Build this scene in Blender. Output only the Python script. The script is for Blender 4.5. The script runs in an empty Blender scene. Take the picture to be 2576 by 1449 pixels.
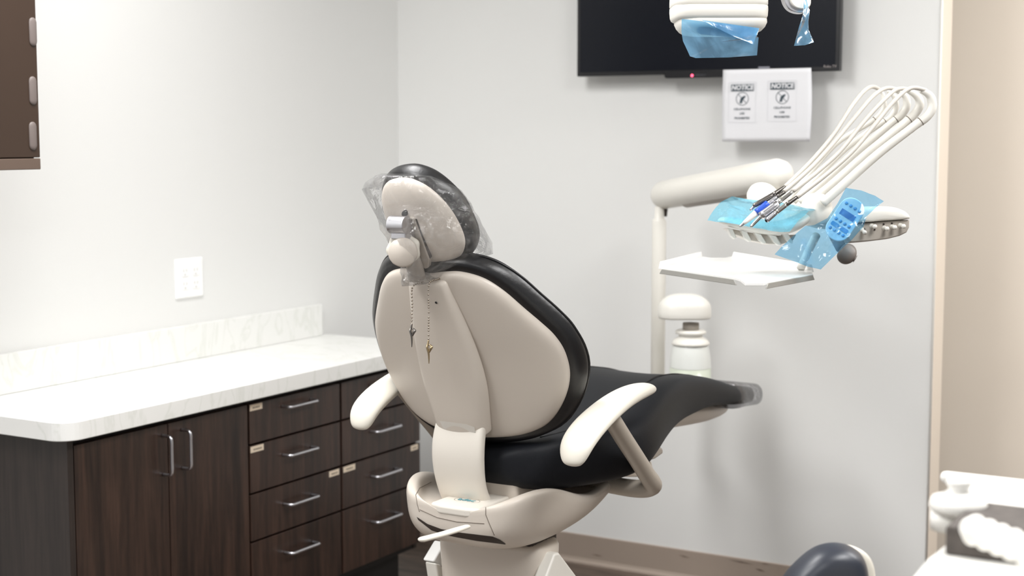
import bpy, bmesh, math, random
from mathutils import Vector, Matrix, noise
random.seed(4)
S = bpy.context.scene
COL = S.collection
PI = math.pi

# ---------------------------------------------------------------- camera, world, lights, exposure
FPX = 3769.0; CXP, CYP = 1288.0, 724.5
YAW = math.radians(30.3); PITCH = math.atan(382.5/FPX); EYE = Vector((0, 0, 1.45))
cd = bpy.data.cameras.new('camera'); cam = bpy.data.objects.new('camera', cd); COL.objects.link(cam)
cam.location = EYE; cam.rotation_euler = (PI/2-PITCH, 0, YAW)
cd.sensor_width = 36; cd.lens = FPX/2576*36; cd.clip_start = .05
cd.dof.use_dof = True; cd.dof.focus_distance = 2.95; cd.dof.aperture_fstop = 4.0
S.camera = cam
S.view_settings.view_transform = 'Standard'; S.view_settings.look = 'None'
S.view_settings.exposure = 0.33; S.view_settings.gamma = 1; S.view_settings.use_curve_mapping = False

W = bpy.data.worlds.new('world'); S.world = W; W.use_nodes = True
W.node_tree.nodes['Background'].inputs[0].default_value = (.95, .97, 1, 1)
W.node_tree.nodes['Background'].inputs[1].default_value = 0.34

def area(name, loc, sx, sy, power, col=(1, 1, 1), rot=(0, 0, 0)):
    l = bpy.data.lights.new(name, 'AREA'); l.shape = 'RECTANGLE'; l.size = sx; l.size_y = sy
    l.energy = power; l.color = col
    o = bpy.data.objects.new(name, l); o.location = loc; o.rotation_euler = rot; COL.objects.link(o)
    return o
CEIL = 2.74
LIGHTS = [(-2.15, 2.25, .6, 1.2, 29), (-2.1, .7, .6, 1.2, 35), (.1, 2.2, .6, 1.2, 31), (-.3, -.6, .6, 1.2, 16), (.3, 3.9, 1.2, .6, 32)]
for i, (x, y, sx, sy, p) in enumerate(LIGHTS):
    area('ceiling_lamp', (x, y, CEIL-.035), sx-.06, sy-.06, p, (1, .996, .992))

# ---------------------------------------------------------------- view helpers (pixel of the photo -> place in the room)
FW = Vector((-math.sin(YAW)*math.cos(PITCH), math.cos(YAW)*math.cos(PITCH), -math.sin(PITCH)))
RT = Vector((math.cos(YAW), math.sin(YAW), 0)); UP = RT.cross(FW)
def ray(x, y): return FW + RT*((x-CXP)/FPX) - UP*((y-CYP)/FPX)
def P(x, y, Z): return EYE + ray(x, y)*Z
def onY(x, y, Y): d = ray(x, y); return EYE + d*(Y/d.y)
def onX(x, y, X): d = ray(x, y); return EYE + d*(X/d.x)
def onZ(x, y, z): d = ray(x, y); return EYE + d*((z-EYE.z)/d.z)

# ---------------------------------------------------------------- materials
def srgb(r, g, b):
    f = lambda c: (c/255/12.92 if c/255 <= .04045 else ((c/255+.055)/1.055)**2.4)
    return (f(r), f(g), f(b), 1)
def mat(name, col, rough=.5, metal=0, bump=0, bscale=200, spec=.5, coat=0, var=0, vscale=6):
    m = bpy.data.materials.new(name); m.use_nodes = True; nt = m.node_tree; N = nt.nodes; L = nt.links
    b = N['Principled BSDF']
    b.inputs['Base Color'].default_value = col; b.inputs['Roughness'].default_value = rough
    b.inputs['Metallic'].default_value = metal; b.inputs['Specular IOR Level'].default_value = spec
    b.inputs['Coat Weight'].default_value = coat
    tc = N.new('ShaderNodeTexCoord')
    if bump:
        n = N.new('ShaderNodeTexNoise'); n.inputs['Scale'].default_value = bscale; n.inputs['Detail'].default_value = 4
        bp = N.new('ShaderNodeBump'); bp.inputs['Strength'].default_value = bump; bp.inputs['Distance'].default_value = .002
        L.new(tc.outputs['Object'], n.inputs['Vector']); L.new(n.outputs['Fac'], bp.inputs['Height']); L.new(bp.outputs[0], b.inputs['Normal'])
    if var:
        n = N.new('ShaderNodeTexNoise'); n.inputs['Scale'].default_value = vscale; n.inputs['Detail'].default_value = 5
        mx = N.new('ShaderNodeMix'); mx.data_type = 'RGBA'
        mx.inputs[6].default_value = tuple(c*(1-var) for c in col[:3])+(1,); mx.inputs[7].default_value = tuple(min(1, c*(1+var)) for c in col[:3])+(1,)
        L.new(tc.outputs['Object'], n.inputs['Vector']); L.new(n.outputs['Fac'], mx.inputs[0]); L.new(mx.outputs[2], b.inputs['Base Color'])
    return m
def wood(name, dark, light, streak=(28, 28, 1.6), rough=.45, axis_long='z'):
    m = bpy.data.materials.new(name); m.use_nodes = True; nt = m.node_tree; N = nt.nodes; L = nt.links
    b = N['Principled BSDF']; b.inputs['Roughness'].default_value = rough
    tc = N.new('ShaderNodeTexCoord'); mp = N.new('ShaderNodeMapping'); mp.inputs['Scale'].default_value = streak
    n = N.new('ShaderNodeTexNoise'); n.inputs['Scale'].default_value = 1; n.inputs['Detail'].default_value = 8; n.inputs['Roughness'].default_value = .62; n.inputs['Distortion'].default_value = .5
    r = N.new('ShaderNodeValToRGB'); r.color_ramp.elements[0].position = .34; r.color_ramp.elements[0].color = dark
    r.color_ramp.elements[1].position = .7; r.color_ramp.elements[1].color = light
    mp2 = N.new('ShaderNodeMapping'); mp2.inputs['Scale'].default_value = tuple(s*5 for s in streak)
    n2 = N.new('ShaderNodeTexNoise'); n2.inputs['Scale'].default_value = 1; n2.inputs['Detail'].default_value = 3
    mx = N.new('ShaderNodeMix'); mx.data_type = 'RGBA'; mx.blend_type = 'MULTIPLY'; mx.inputs[0].default_value = .55
    r2 = N.new('ShaderNodeValToRGB'); r2.color_ramp.elements[0].position = .3; r2.color_ramp.elements[0].color = (.35, .35, .35, 1); r2.color_ramp.elements[1].position = .62
    L.new(tc.outputs['Object'], mp.inputs[0]); L.new(mp.outputs[0], n.inputs['Vector']); L.new(n.outputs['Fac'], r.inputs[0])
    L.new(tc.outputs['Object'], mp2.inputs[0]); L.new(mp2.outputs[0], n2.inputs['Vector']); L.new(n2.outputs['Fac'], r2.inputs[0])
    L.new(r.outputs[0], mx.inputs[6]); L.new(r2.outputs[0], mx.inputs[7]); L.new(mx.outputs[2], b.inputs['Base Color'])
    return m
def marble(name, base, vein, rough=.35):
    m = bpy.data.materials.new(name); m.use_nodes = True; nt = m.node_tree; N = nt.nodes; L = nt.links
    b = N['Principled BSDF']; b.inputs['Roughness'].default_value = rough
    tc = N.new('ShaderNodeTexCoord'); mp = N.new('ShaderNodeMapping'); mp.inputs['Rotation'].default_value = (.7, 0, .5); mp.inputs['Scale'].default_value = (4, 9, 3)
    n = N.new('ShaderNodeTexNoise'); n.inputs['Scale'].default_value = 1.3; n.inputs['Detail'].default_value = 9; n.inputs['Distortion'].default_value = 1.4
    r = N.new('ShaderNodeValToRGB'); e = r.color_ramp.elements
    e[0].position = .46; e[0].color = base; e[1].position = .54; e[1].color = base
    k = r.color_ramp.elements.new(.5); k.color = vein
    L.new(tc.outputs['Object'], mp.inputs[0]); L.new(mp.outputs[0], n.inputs['Vector']); L.new(n.outputs['Fac'], r.inputs[0]); L.new(r.outputs[0], b.inputs['Base Color'])
    return m
def film(name, tint, clear, gloss_rough=.12, wr=60, milky=.25, body=(.9, .9, .9, 1), bs=.8, fr_k=None):
    """thin plastic film: mostly transparent (tinted), some milky body, plus a sharp wrinkled sheen"""
    m = bpy.data.materials.new(name); m.use_nodes = True; nt = m.node_tree; N = nt.nodes; L = nt.links
    N.remove(N['Principled BSDF']); out = N['Material Output']
    tr = N.new('ShaderNodeBsdfTransparent'); tr.inputs[0].default_value = tint
    df = N.new('ShaderNodeBsdfDiffuse'); df.inputs[0].default_value = body
    tl = N.new('ShaderNodeBsdfTranslucent'); tl.inputs[0].default_value = body
    ad = N.new('ShaderNodeMixShader'); ad.inputs[0].default_value = .5
    gl = N.new('ShaderNodeBsdfGlossy'); gl.inputs['Roughness'].default_value = gloss_rough
    tc = N.new('ShaderNodeTexCoord'); n = N.new('ShaderNodeTexNoise'); n.inputs['Scale'].default_value = wr; n.inputs['Detail'].default_value = 5; n.inputs['Distortion'].default_value = 1.2
    bp = N.new('ShaderNodeBump'); bp.inputs['Strength'].default_value = bs; bp.inputs['Distance'].default_value = .006
    L.new(tc.outputs['Object'], n.inputs['Vector']); L.new(n.outputs['Fac'], bp.inputs['Height'])
    for s in (df, tl, gl): L.new(bp.outputs[0], s.inputs['Normal'])
    L.new(df.outputs[0], ad.inputs[1]); L.new(tl.outputs[0], ad.inputs[2])
    m1 = N.new('ShaderNodeMixShader'); 
    rr = N.new('ShaderNodeValToRGB'); rr.color_ramp.elements[0].position = .45; rr.color_ramp.elements[0].color = (milky*.5,)*3+(1,)
    rr.color_ramp.elements[1].position = .75; rr.color_ramp.elements[1].color = (min(1, milky*1.9),)*3+(1,)
    L.new(n.outputs['Fac'], rr.inputs[0]); L.new(rr.outputs[0], m1.inputs[0])
    L.new(tr.outputs[0], m1.inputs[1]); L.new(ad.outputs[0], m1.inputs[2])
    fr = N.new('ShaderNodeFresnel'); fr.inputs[0].default_value = 1.5; L.new(bp.outputs[0], fr.inputs['Normal'])
    mu = N.new('ShaderNodeMath'); mu.operation = 'MULTIPLY_ADD'; mu.inputs[1].default_value = fr_k or 1.0-clear*.3; mu.inputs[2].default_value = .03 if fr_k else .05
    mu.use_clamp = True; L.new(fr.outputs[0], mu.inputs[0])
    m2 = N.new('ShaderNodeMixShader'); L.new(mu.outputs[0], m2.inputs[0]); L.new(m1.outputs[0], m2.inputs[1]); L.new(gl.outputs[0], m2.inputs[2])
    L.new(m2.outputs[0], out.inputs[0])
    return m

M = {}
M['wall'] = mat('wall_paint', srgb(226, 226, 224), .75, bump=.16, bscale=260)
M['beige_wall'] = mat('beige_wall_paint', srgb(236, 225, 211), .8, bump=.05, bscale=120)
M['bead'] = mat('white_corner_bead', srgb(240, 238, 232), .7, bump=.5, bscale=200)
M['ceiling'] = mat('ceiling_white', srgb(235, 234, 230), .9, bump=.1)
M['baseboard'] = mat('taupe_vinyl_base', srgb(160, 146, 134), .35, var=.06, vscale=3)
M['floor'] = wood('floor_vinyl_plank', srgb(62, 52, 46), srgb(112, 97, 86), (3, 30, 30), .4)
M['laminate'] = wood('espresso_laminate', srgb(36, 25, 21), srgb(76, 55, 45), (24, 24, 1.8), .33)
M['panel'] = wood('espresso_end_panel', srgb(38, 30, 27), srgb(58, 48, 43), (24, 24, 1.4), .45)
M['carcass'] = mat('black_carcass', srgb(16, 13, 12), .6)
M['upper'] = mat('brown_cabinet', srgb(52, 35, 23), .5, var=.12, vscale=2)
M['upper_rail'] = mat('brown_rail', srgb(96, 80, 70), .4)
M['pewter'] = mat('pewter', srgb(160, 152, 150), .35, .3)
M['counter'] = marble('counter_laminate', srgb(232, 232, 229), srgb(223, 224, 219))
M['steel'] = mat('brushed_steel', srgb(205, 205, 210), .28, 1)
M['chrome'] = mat('chrome', srgb(215, 214, 210), .18, 1)
M['darkmetal'] = mat('dark_metal', srgb(130, 126, 122), .3, 1)
M['white'] = mat('white_plastic', srgb(240, 240, 238), .35)
M['plate'] = mat('white_plate', srgb(245, 245, 244), .3)
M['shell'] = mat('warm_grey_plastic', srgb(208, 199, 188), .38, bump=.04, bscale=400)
M['bandplastic'] = mat('band_plastic', srgb(222, 216, 206), .4)
M['armpad'] = mat('cream_armrest', srgb(226, 221, 209), .45)
M['tube'] = mat('taupe_painted_metal', srgb(172, 163, 151), .4)
M['black'] = mat('black_upholstery', srgb(20, 20, 22), .36, bump=.25, bscale=90, spec=.6)
M['seatblack'] = mat('seat_upholstery', srgb(19, 21, 26), .55, bump=.1, bscale=300, spec=.22)
M['shadow'] = mat('dark_cavity', srgb(52, 42, 36), .6)  # shade tone of painted openings; also on dark screws and fittings
M['seam'] = mat('dark_seam', srgb(120, 110, 100), .7)
M['unit'] = mat('unit_cream_plastic', srgb(232, 229, 221), .35)
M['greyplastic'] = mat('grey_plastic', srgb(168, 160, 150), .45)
M['ribbed'] = mat('grey_rubber', srgb(120, 112, 106), .5)
M['hose'] = mat('hose_grey', srgb(205, 200, 192), .4)
M['blue'] = mat('blue_ring', srgb(40, 84, 190), .35)
M['hole'] = mat('black_hole', srgb(10, 10, 12), .5)
M['keypad'] = mat('keypad_pale', srgb(236, 244, 248), .35)
M['lcd'] = mat('lcd_blue', srgb(70, 120, 185), .3)
M['key'] = mat('keypad_button', srgb(100, 165, 215), .4)
M['bottle'] = mat('bottle_translucent', srgb(236, 238, 233), .25); M['bottle'].node_tree.nodes['Principled BSDF'].inputs['Transmission Weight'].default_value = .1
M['water'] = mat('bottle_water', srgb(200, 206, 190), .25)
M['tray'] = mat('white_tray', srgb(240, 240, 238), .22)
M['trayedge'] = mat('grey_tray_edge', srgb(150, 148, 142), .4)
M['tvframe'] = mat('tv_frame', srgb(14, 14, 18), .3)
M['tvscreen'] = mat('tv_screen', srgb(15, 18, 26), .25, spec=.22)
M['paper'] = mat('paper', srgb(226, 226, 229), .8)
M['ink'] = mat('ink', srgb(72, 84, 92), .8)
M['inkpale'] = mat('ink_pale', srgb(212, 213, 216), .8)
M['label'] = mat('label_tape', srgb(228, 212, 190), .6)
M['labelink'] = mat('label_ink', srgb(110, 98, 84), .7)
M['logo'] = mat('teal_print', srgb(60, 140, 155), .5)
M['chain'] = mat('ball_chain_metal', srgb(165, 155, 142), .3, 1)
M['brass'] = mat('worn_brass', srgb(170, 152, 122), .35, 1)
M['perf'] = mat('dark_foam', srgb(88, 82, 78), .8, bump=.6, bscale=60, var=.4, vscale=70)
M['cart'] = mat('cart_white', srgb(246, 244, 238), .35)
M['stool'] = mat('stool_vinyl', srgb(42, 46, 56), .38, spec=.5)
M['filmclear'] = film('clear_film', (.997, .997, 1, 1), 1.0, .07, 38, .09, (1, 1, 1, 1), 1.0, .5)
M['filmgrey'] = film('smoky_film', (.9, .9, .92, 1), 1.0, .12, 40, .14, (.55, .55, .56, 1))
M['filmblue'] = film('blue_film', (.44, .76, .97, 1), .9, .10, 12, .26, (.2, .58, 1.0, 1), .35, .45)
M['filmlamp'] = film('blue_film_lamp', (.36, .7, .95, 1), .9, .14, 8, .62, (.30, .64, .97, 1), .35)
M['filmcyan'] = film('light_blue_film', (.5, .85, .98, 1), .9, .15, 9, .62, (.26, .74, .98, 1), .3)
m = bpy.data.materials.new('red_led'); m.use_nodes = True; b = m.node_tree.nodes['Principled BSDF']
b.inputs['Base Color'].default_value = (.8, .05, .1, 1); b.inputs['Emission Color'].default_value = (1, .1, .2, 1); b.inputs['Emission Strength'].default_value = 2.5; M['led'] = m
m = bpy.data.materials.new('lamp_panel'); m.use_nodes = True; b = m.node_tree.nodes['Principled BSDF']
b.inputs['Emission Color'].default_value = (1, 1, 1, 1); b.inputs['Emission Strength'].default_value = 3; M['lamp'] = m

# ---------------------------------------------------------------- object helpers
WL = {}
def wloc(o): return WL.get(o.name, Vector((0, 0, 0)))
def thing(name, label, cat, loc, group=None):
    o = bpy.data.objects.new(name, None); COL.objects.link(o); o.empty_display_size = .05
    o.location = loc; WL[o.name] = Vector(loc); o['label'] = label; o['category'] = cat
    if group: o['group'] = group
    return o
def tag(o, label, cat, group=None):
    o['label'] = label; o['category'] = cat
    if group: o['group'] = group
    return o
def mesh(name, verts, faces, m, parent=None, smooth=True, sub=0, bevel=0, solid=0, mats=None, fmat=None, bseg=2):
    verts = [Vector(v) for v in verts]
    if parent is None:
        lo = Vector([min(v[i] for v in verts) for i in range(3)]); hi = Vector([max(v[i] for v in verts) for i in range(3)])
        org = Vector(((lo.x+hi.x)/2, (lo.y+hi.y)/2, lo.z)); off = org
    else: off = wloc(parent)
    me = bpy.data.meshes.new(name); me.from_pydata([v-off for v in verts], [], faces)
    bm = bmesh.new(); bm.from_mesh(me); bmesh.ops.recalc_face_normals(bm, faces=bm.faces); bm.to_mesh(me); bm.free()
    o = bpy.data.objects.new(name, me); COL.objects.link(o)
    if parent is None: o.location = org; WL[o.name] = org
    else: o.parent = parent; WL[o.name] = off
    me.materials.append(m)
    for x in (mats or []): me.materials.append(x)
    if fmat:
        for i, k in fmat.items(): me.polygons[i].material_index = k
    if smooth: me.polygons.foreach_set('use_smooth', [True]*len(me.polygons))
    if solid: s = o.modifiers.new('s', 'SOLIDIFY'); s.thickness = solid; s.offset = 0
    if bevel:
        bv = o.modifiers.new('b', 'BEVEL'); bv.width = bevel; bv.segments = bseg; bv.limit_method = 'ANGLE'; bv.angle_limit = math.radians(40); bv.harden_normals = True
    if sub: s = o.modifiers.new('u', 'SUBSURF'); s.levels = sub; s.render_levels = sub
    return o
def struct(o): o['kind'] = 'structure'; return o
def box(name, x, y, z, m, parent=None, bevel=0, rot=None, bseg=2, **k):
    v = [Vector((x[i], y[j], z[l])) for i in (0, 1) for j in (0, 1) for l in (0, 1)]
    if rot is not None:
        c = sum(v, Vector())/8; v = [c+rot@(p-c) for p in v]
    f = [(0, 1, 3, 2), (4, 6, 7, 5), (0, 4, 5, 1), (2, 3, 7, 6), (0, 2, 6, 4), (1, 5, 7, 3)]
    return mesh(name, v, f, m, parent, smooth=bool(bevel), bevel=bevel, bseg=bseg, **k)
def loft(name, rings, m, parent=None, cap=True, closed=True, **k):
    n = len(rings[0]); v = [p for r in rings for p in r]; f = []
    for i in range(len(rings)-1):
        for j in range(n if closed else n-1):
            a, b_ = i*n+j, i*n+(j+1) % n
            f.append((a, b_, b_+n, a+n))
    if cap and closed:
        f.append(tuple(range(n-1, -1, -1))); f.append(tuple(range((len(rings)-1)*n, len(rings)*n)))
    return mesh(name, v, f, m, parent, **k)
def cr(pts, n=8, closed=False):
    pts = [Vector(p) for p in pts]; out = []
    N = len(pts); rng = range(N if closed else N-1)
    for i in rng:
        if closed: p0, p1, p2, p3 = pts[i-1], pts[i], pts[(i+1) % N], pts[(i+2) % N]
        else: p0, p1, p2, p3 = pts[max(i-1, 0)], pts[i], pts[i+1], pts[min(i+2, N-1)]
        for j in range(n):
            t = j/n
            out.append(.5*((2*p1)+(p2-p0)*t+(2*p0-5*p1+4*p2-p3)*t*t+(3*p1-p0-3*p2+p3)*t**3))
    if not closed: out.append(pts[-1])
    return out
def tube(name, pts, r, m, parent=None, seg=14, smooth=6, flat=1.0, flatdir=None, round_ends=False, **k):
    """r: number or list per control point"""
    P3 = [Vector(p) for p in pts]; R = r if isinstance(r, (list, tuple)) else [r]*len(P3)
    if smooth:
        Q = cr(P3, smooth); RR = []
        for i in range(len(P3)-1): RR += [R[i]+(R[i+1]-R[i])*j/smooth for j in range(smooth)]
        RR.append(R[-1])
    else: Q, RR = P3, list(R)
    if round_ends:
        d0 = (Q[0]-Q[1]).normalized(); d1 = (Q[-1]-Q[-2]).normalized(); r0, r1 = RR[0], RR[-1]; q0, q1 = Q[0].copy(), Q[-1].copy()
        for a in (.5, .8, .97): Q.insert(0, q0+d0*r0*a); RR.insert(0, r0*math.sqrt(max(0, 1-a*a)))
        for a in (.5, .8, .97): Q.append(q1+d1*r1*a); RR.append(r1*math.sqrt(max(0, 1-a*a)))
    rings = []; T = (Q[1]-Q[0]).normalized()
    nrm = (flatdir if flatdir else (Vector((0, 0, 1)) if abs(T.z) < .9 else Vector((1, 0, 0))))
    nrm = (nrm-T*nrm.dot(T)).normalized()
    for i, q in enumerate(Q):
        T = (Q[min(i+1, len(Q)-1)]-Q[max(i-1, 0)])
        if T.length < 1e-9: T = Vector((0, 0, 1))
        T.normalize(); nrm = (nrm-T*nrm.dot(T)).normalized(); bn = T.cross(nrm)
        rings.append([q+(nrm*math.cos(2*PI*j/seg)*flat+bn*math.sin(2*PI*j/seg))*RR[i] for j in range(seg)])
    return loft(name, rings, m, parent, **k)
def lathe(name, prof, o, m, parent=None, axis=Vector((0, 0, 1)), seg=32, **k):
    axis = Vector(axis).normalized(); a = axis.orthogonal().normalized(); b_ = axis.cross(a); o = Vector(o)
    rings = [[o+axis*h+(a*math.cos(2*PI*j/seg)+b_*math.sin(2*PI*j/seg))*max(r, 1e-4) for j in range(seg)] for r, h in prof]
    return loft(name, rings, m, parent, **k)
def text(name, s, size, loc, rx, m, parent, bold=0, shear=0, align='CENTER', sx=1.0):
    """rx: 3x3 matrix whose columns are text right, text up, text normal"""
    c = bpy.data.curves.new('t', 'FONT'); c.body = s; c.size = size; c.align_x = align; c.align_y = 'CENTER'; c.extrude = .00015; c.offset = bold; c.shear = shear; c.resolution_u = 3
    o = bpy.data.objects.new('t', c); COL.objects.link(o); bpy.context.view_layer.update()
    me = bpy.data.meshes.new_from_object(o.evaluated_get(bpy.context.evaluated_depsgraph_get()))
    vs = [Vector(loc)+rx@Vector((v.co.x*sx, v.co.y, v.co.z)) for v in me.vertices]; fs = [tuple(p.vertices) for p in me.polygons]
    bpy.data.objects.remove(o)
    return mesh(name, vs, fs, m, parent, smooth=False)
def rings_patch(name, outline, surf, prof, m, parent=None, **k):
    """outline: closed (u,v) list; surf(u,v,off)->point; prof: list of (scale, grow, off) from back centre to front centre"""
    n = len(outline); c = Vector((sum(p[0] for p in outline)/n, sum(p[1] for p in outline)/n))
    rings = []
    for s, g, off in prof:
        ring = []
        for p in outline:
            d = Vector(p)-c; q = c+d*s+(d.normalized()*g)
            ring.append(surf(q.x, q.y, off))
        rings.append(ring)
    return loft(name, rings, m, parent, **k)
def sheet(name, pts, m, parent=None, wr=.004, ws=18, nr=9, thick=.0004, dens=6, bulge=None):
    """thin film with a crisp outline; wrinkled by real displacement"""
    out = []
    N = len(pts); pts = [Vector(p) for p in pts]
    for i in range(N):
        a, b_ = pts[i], pts[(i+1) % N]
        out += [a.lerp(b_, j/dens) for j in range(dens)]
    c = sum(out, Vector())/len(out)
    nn = Vector()
    for i in range(len(out)): nn += (out[i]-c).cross(out[(i+1) % len(out)]-c)
    nn.normalize(); rings = []
    if nn.dot(EYE-c) < 0: nn = -nn
    for r in range(nr, 0, -1):
        s = r/nr; ring = []
        for p in out:
            q = c+(p-c)*s; d = noise.noise(q*ws)*wr+noise.noise(q*ws*3+Vector((5, 2, 1)))*wr*.4
            d *= 1 if r < nr else .5
            if bulge: d += bulge*(1-s*s)
            ring.append(q+nn*d)
        rings.append(ring)
    v = [p for r in rings for p in r]+[c+nn*((bulge or 0)+noise.noise(c*ws)*wr)]; f = []; n = len(out)
    for i in range(nr-1):
        for j in range(n): f.append((i*n+j, i*n+(j+1) % n, (i+1)*n+(j+1) % n, (i+1)*n+j))
    for j in range(n): f.append(((nr-1)*n+j, (nr-1)*n+(j+1) % n, nr*n))
    return mesh(name, v, f, m, parent)
def rrect(cx, cy, hx, hy, r, n=5):
    """rounded rectangle outline in 2D"""
    o = []
    for (sx, sy, a0) in ((1, 1, 0), (-1, 1, 90), (-1, -1, 180), (1, -1, 270)):
        for i in range(n+1):
            a = math.radians(a0+90*i/n); o.append((cx+sx*(hx-r)+r*math.cos(a), cy+sy*(hy-r)+r*math.sin(a)))
    return o

# ================================================================= SETTING
XL, YB = -3.061, 4.434; XE = -1.146
struct(box('wall_left', (XL-.1, XL), (-1.2, YB+.12), (0, CEIL), M['wall']))
struct(box('wall_back', (XL, XE), (YB, YB+.12), (0, CEIL), M['wall'], mats=[M['beige_wall']], fmat={1: 1}))
struct(tube('trim_1', [(XE, YB, 0), (XE, YB, CEIL)], .0035, M['bead'], smooth=0, seg=8))
struct(box('wall_hall', (-2.2, 5.2), (4.86, 4.96), (0, CEIL), M['beige_wall']))
struct(box('floor', (XL-.1, 5.2), (-1.2, 4.96), (-.05, 0), M['floor']))
struct(box('ceiling', (XL-.1, 5.2), (-1.2, 4.96), (CEIL, CEIL+.05), M['ceiling']))
def coved(name, a, b_, nrm):
    a, b_, nrm = Vector(a), Vector(b_), Vector(nrm); pr = [(0, 0), (.016, 0), (.0145, .006), (.009, .012), (.006, .02), (.005, .098), (0, .1)]
    return struct(loft(name, [[p+nrm*d+Vector((0, 0, h)) for d, h in pr] for p in (a, b_)], M['baseboard'], smooth=False))
coved('baseboard_back', (XL, YB, 0), (XE, YB, 0), (0, -1, 0))
coved('baseboard_left', (XL, 3.96, 0), (XL, YB, 0), (1, 0, 0))

sv, sf = [], []
for x, y, w, h, a in ((1502, 1397, .045, .003, .1), (1722, 1400, .04, .003, .35), (1864, 1414, .09, .003, .12), (1912, 1434, .035, .004, .5), (1925, 1419, .03, .002, 0)):
    c = onY(x, y, YB-.0068)
    if c.z < .02: c.z = .035
    k = len(sv)
    for dx, dz in ((-w/2, 0), (0, -h/2), (w/2, 0), (0, h/2)): sv.append(c+Vector((dx, 0, dz-dx*math.tan(a)*.3)))
    sf.append((k, k+1, k+2, k+3))
o = struct(mesh('trim_2', sv, sf, mat('scuff', srgb(92, 76, 66), .6), smooth=False))
# ceiling light fixtures (above the frame)
LL = ['troffer above the dental chair', 'troffer over the counter side of the room', 'troffer near the right end of the back wall', 'troffer behind the photographer', 'troffer in the hall beyond the wall end']
for (x, y, sx, sy, p), lab in zip(LIGHTS, LL):
    t = thing('ceiling_light', 'white rectangular ceiling '+lab, 'ceiling light', (x, y, CEIL-.03), 'ceiling troffers')
    box('frame', (x-sx/2, x+sx/2), (y-sy/2, y+sy/2), (CEIL-.03, CEIL-.001), M['white'], t)
    box('diffuser', (x-sx/2+.02, x+sx/2-.02), (y-sy/2+.02, y+sy/2-.02), (CEIL-.033, CEIL-.03), M['lamp'], t)

# ================================================================= BASE CABINETS AND COUNTER
XF = -2.65; ZT = .742
def dhandle(parent, c, horiz, L=.128):
    """wire D pull, local: stands off the front (+X)"""
    c = Vector(c); d = Vector((0, 1, 0)) if horiz else Vector((0, 0, 1)); o = Vector((.03, 0, 0)); r = .0045; a = c-d*L/2; b_ = c+d*L/2
    k = .011
    pts = [a, a+o*.62, a+o*.9+d*k*.3, a+o+d*k, a+o+d*L*.3, b_+o-d*L*.3, b_+o-d*k, b_+o*.9-d*k*.3, b_+o*.62, b_]
    return tube('handle', pts, r, M['steel'], parent, seg=10, smooth=4)
def front(name, y0, y1, z0, z1, parent):
    return box(name, (XF-.018, XF), (y0, y1), (z0, z1), M['laminate'], parent, bevel=.0012)
# door unit
t = thing('base_cabinet', 'dark wood two-door base cabinet at the left end of the counter', 'cabinet', ((XL+XF)/2, 2.79, 0), 'base cabinets under the counter')
box('end_panel', (XL+.002, XF+.001), (2.462, 2.48), (0, ZT), M['panel'], t)
box('carcass', (XL+.002, XF-.022), (2.4805, 3.111), (.1, ZT), M['carcass'], t)
box('toe_kick', (XL+.002, XF-.07), (2.4805, 3.111), (0, .099), M['carcass'], t)
d = front('door', 2.484, 2.7985, .125, .722, t); dhandle(d, (XF, 2.782-.002, .645), False, .1)
d = front('door', 2.8015, 3.108, .125, .722, t); dhandle(d, (XF, 2.85, .648), False, .1)
rows = [(.612, .722), (.475, .606), (.340, .469), (.143, .334)]
def drawer_unit(y0, y1, lab, labels, right_side=False):
    t = thing('base_cabinet', lab, 'cabinet', ((XL+XF)/2, (y0+y1)/2, 0), 'base cabinets under the counter')
    box('carcass', (XL+.002, XF-.022), (y0+.0005, y1-(.018 if right_side else .0005)), (.12, ZT), M['carcass'], t)
    if right_side: box('end_panel', (XL+.002, XF-.019), (y1-.017, y1), (.12, ZT), M['panel'], t)
    box('toe_kick', (XL+.002, XF-.07), (y0+.0005, y1-.03), (0, .119), M['carcass'], t)
    for i, (z0, z1) in enumerate(rows):
        d = front('drawer', y0+.004, y1-.004, z0, z1, t)
        hz = (.695, .557, .416, .276)[i] if not right_side else (.695, .552, .412, .27)[i]
        dhandle(d, (XF, (y0+y1)/2, hz), True)
        for (row, ya, w) in labels:
            if row == i:
                l = box('label_strip', (XF, XF+.0009), (ya, ya+w), (z1-.019, z1-.002), M['label'], d); l['label'] = 'cream label tape'
                random.seed(row*7+int(ya*100)); yy = ya+w*.22
                while yy < ya+w*.78:
                    ww = random.uniform(.002, .004)
                    v = [(XF+.0012, yy, z1-.0135), (XF+.0012, yy+ww, z1-.0135), (XF+.0012, yy+ww, z1-.009), (XF+.0012, yy, z1-.009)]
                    if yy == ya+w*.22: VV, FF = [], []
                    FF.append(tuple(range(len(VV), len(VV)+4))); VV += v; yy += ww+.0014
                mesh('print', VV, FF, M['labelink'], l, smooth=False)
    return t
drawer_unit(3.112, 3.528, 'dark wood four-drawer base cabinet in the middle of the counter run', [(0, 3.118, .052), (1, 3.118, .055), (2, 3.468, .048)])
drawer_unit(3.529, 3.952, 'dark wood four-drawer base cabinet at the far end, partly behind the chair', [(2, 3.538, .058), (2, 3.895, .04)], True)
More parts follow.
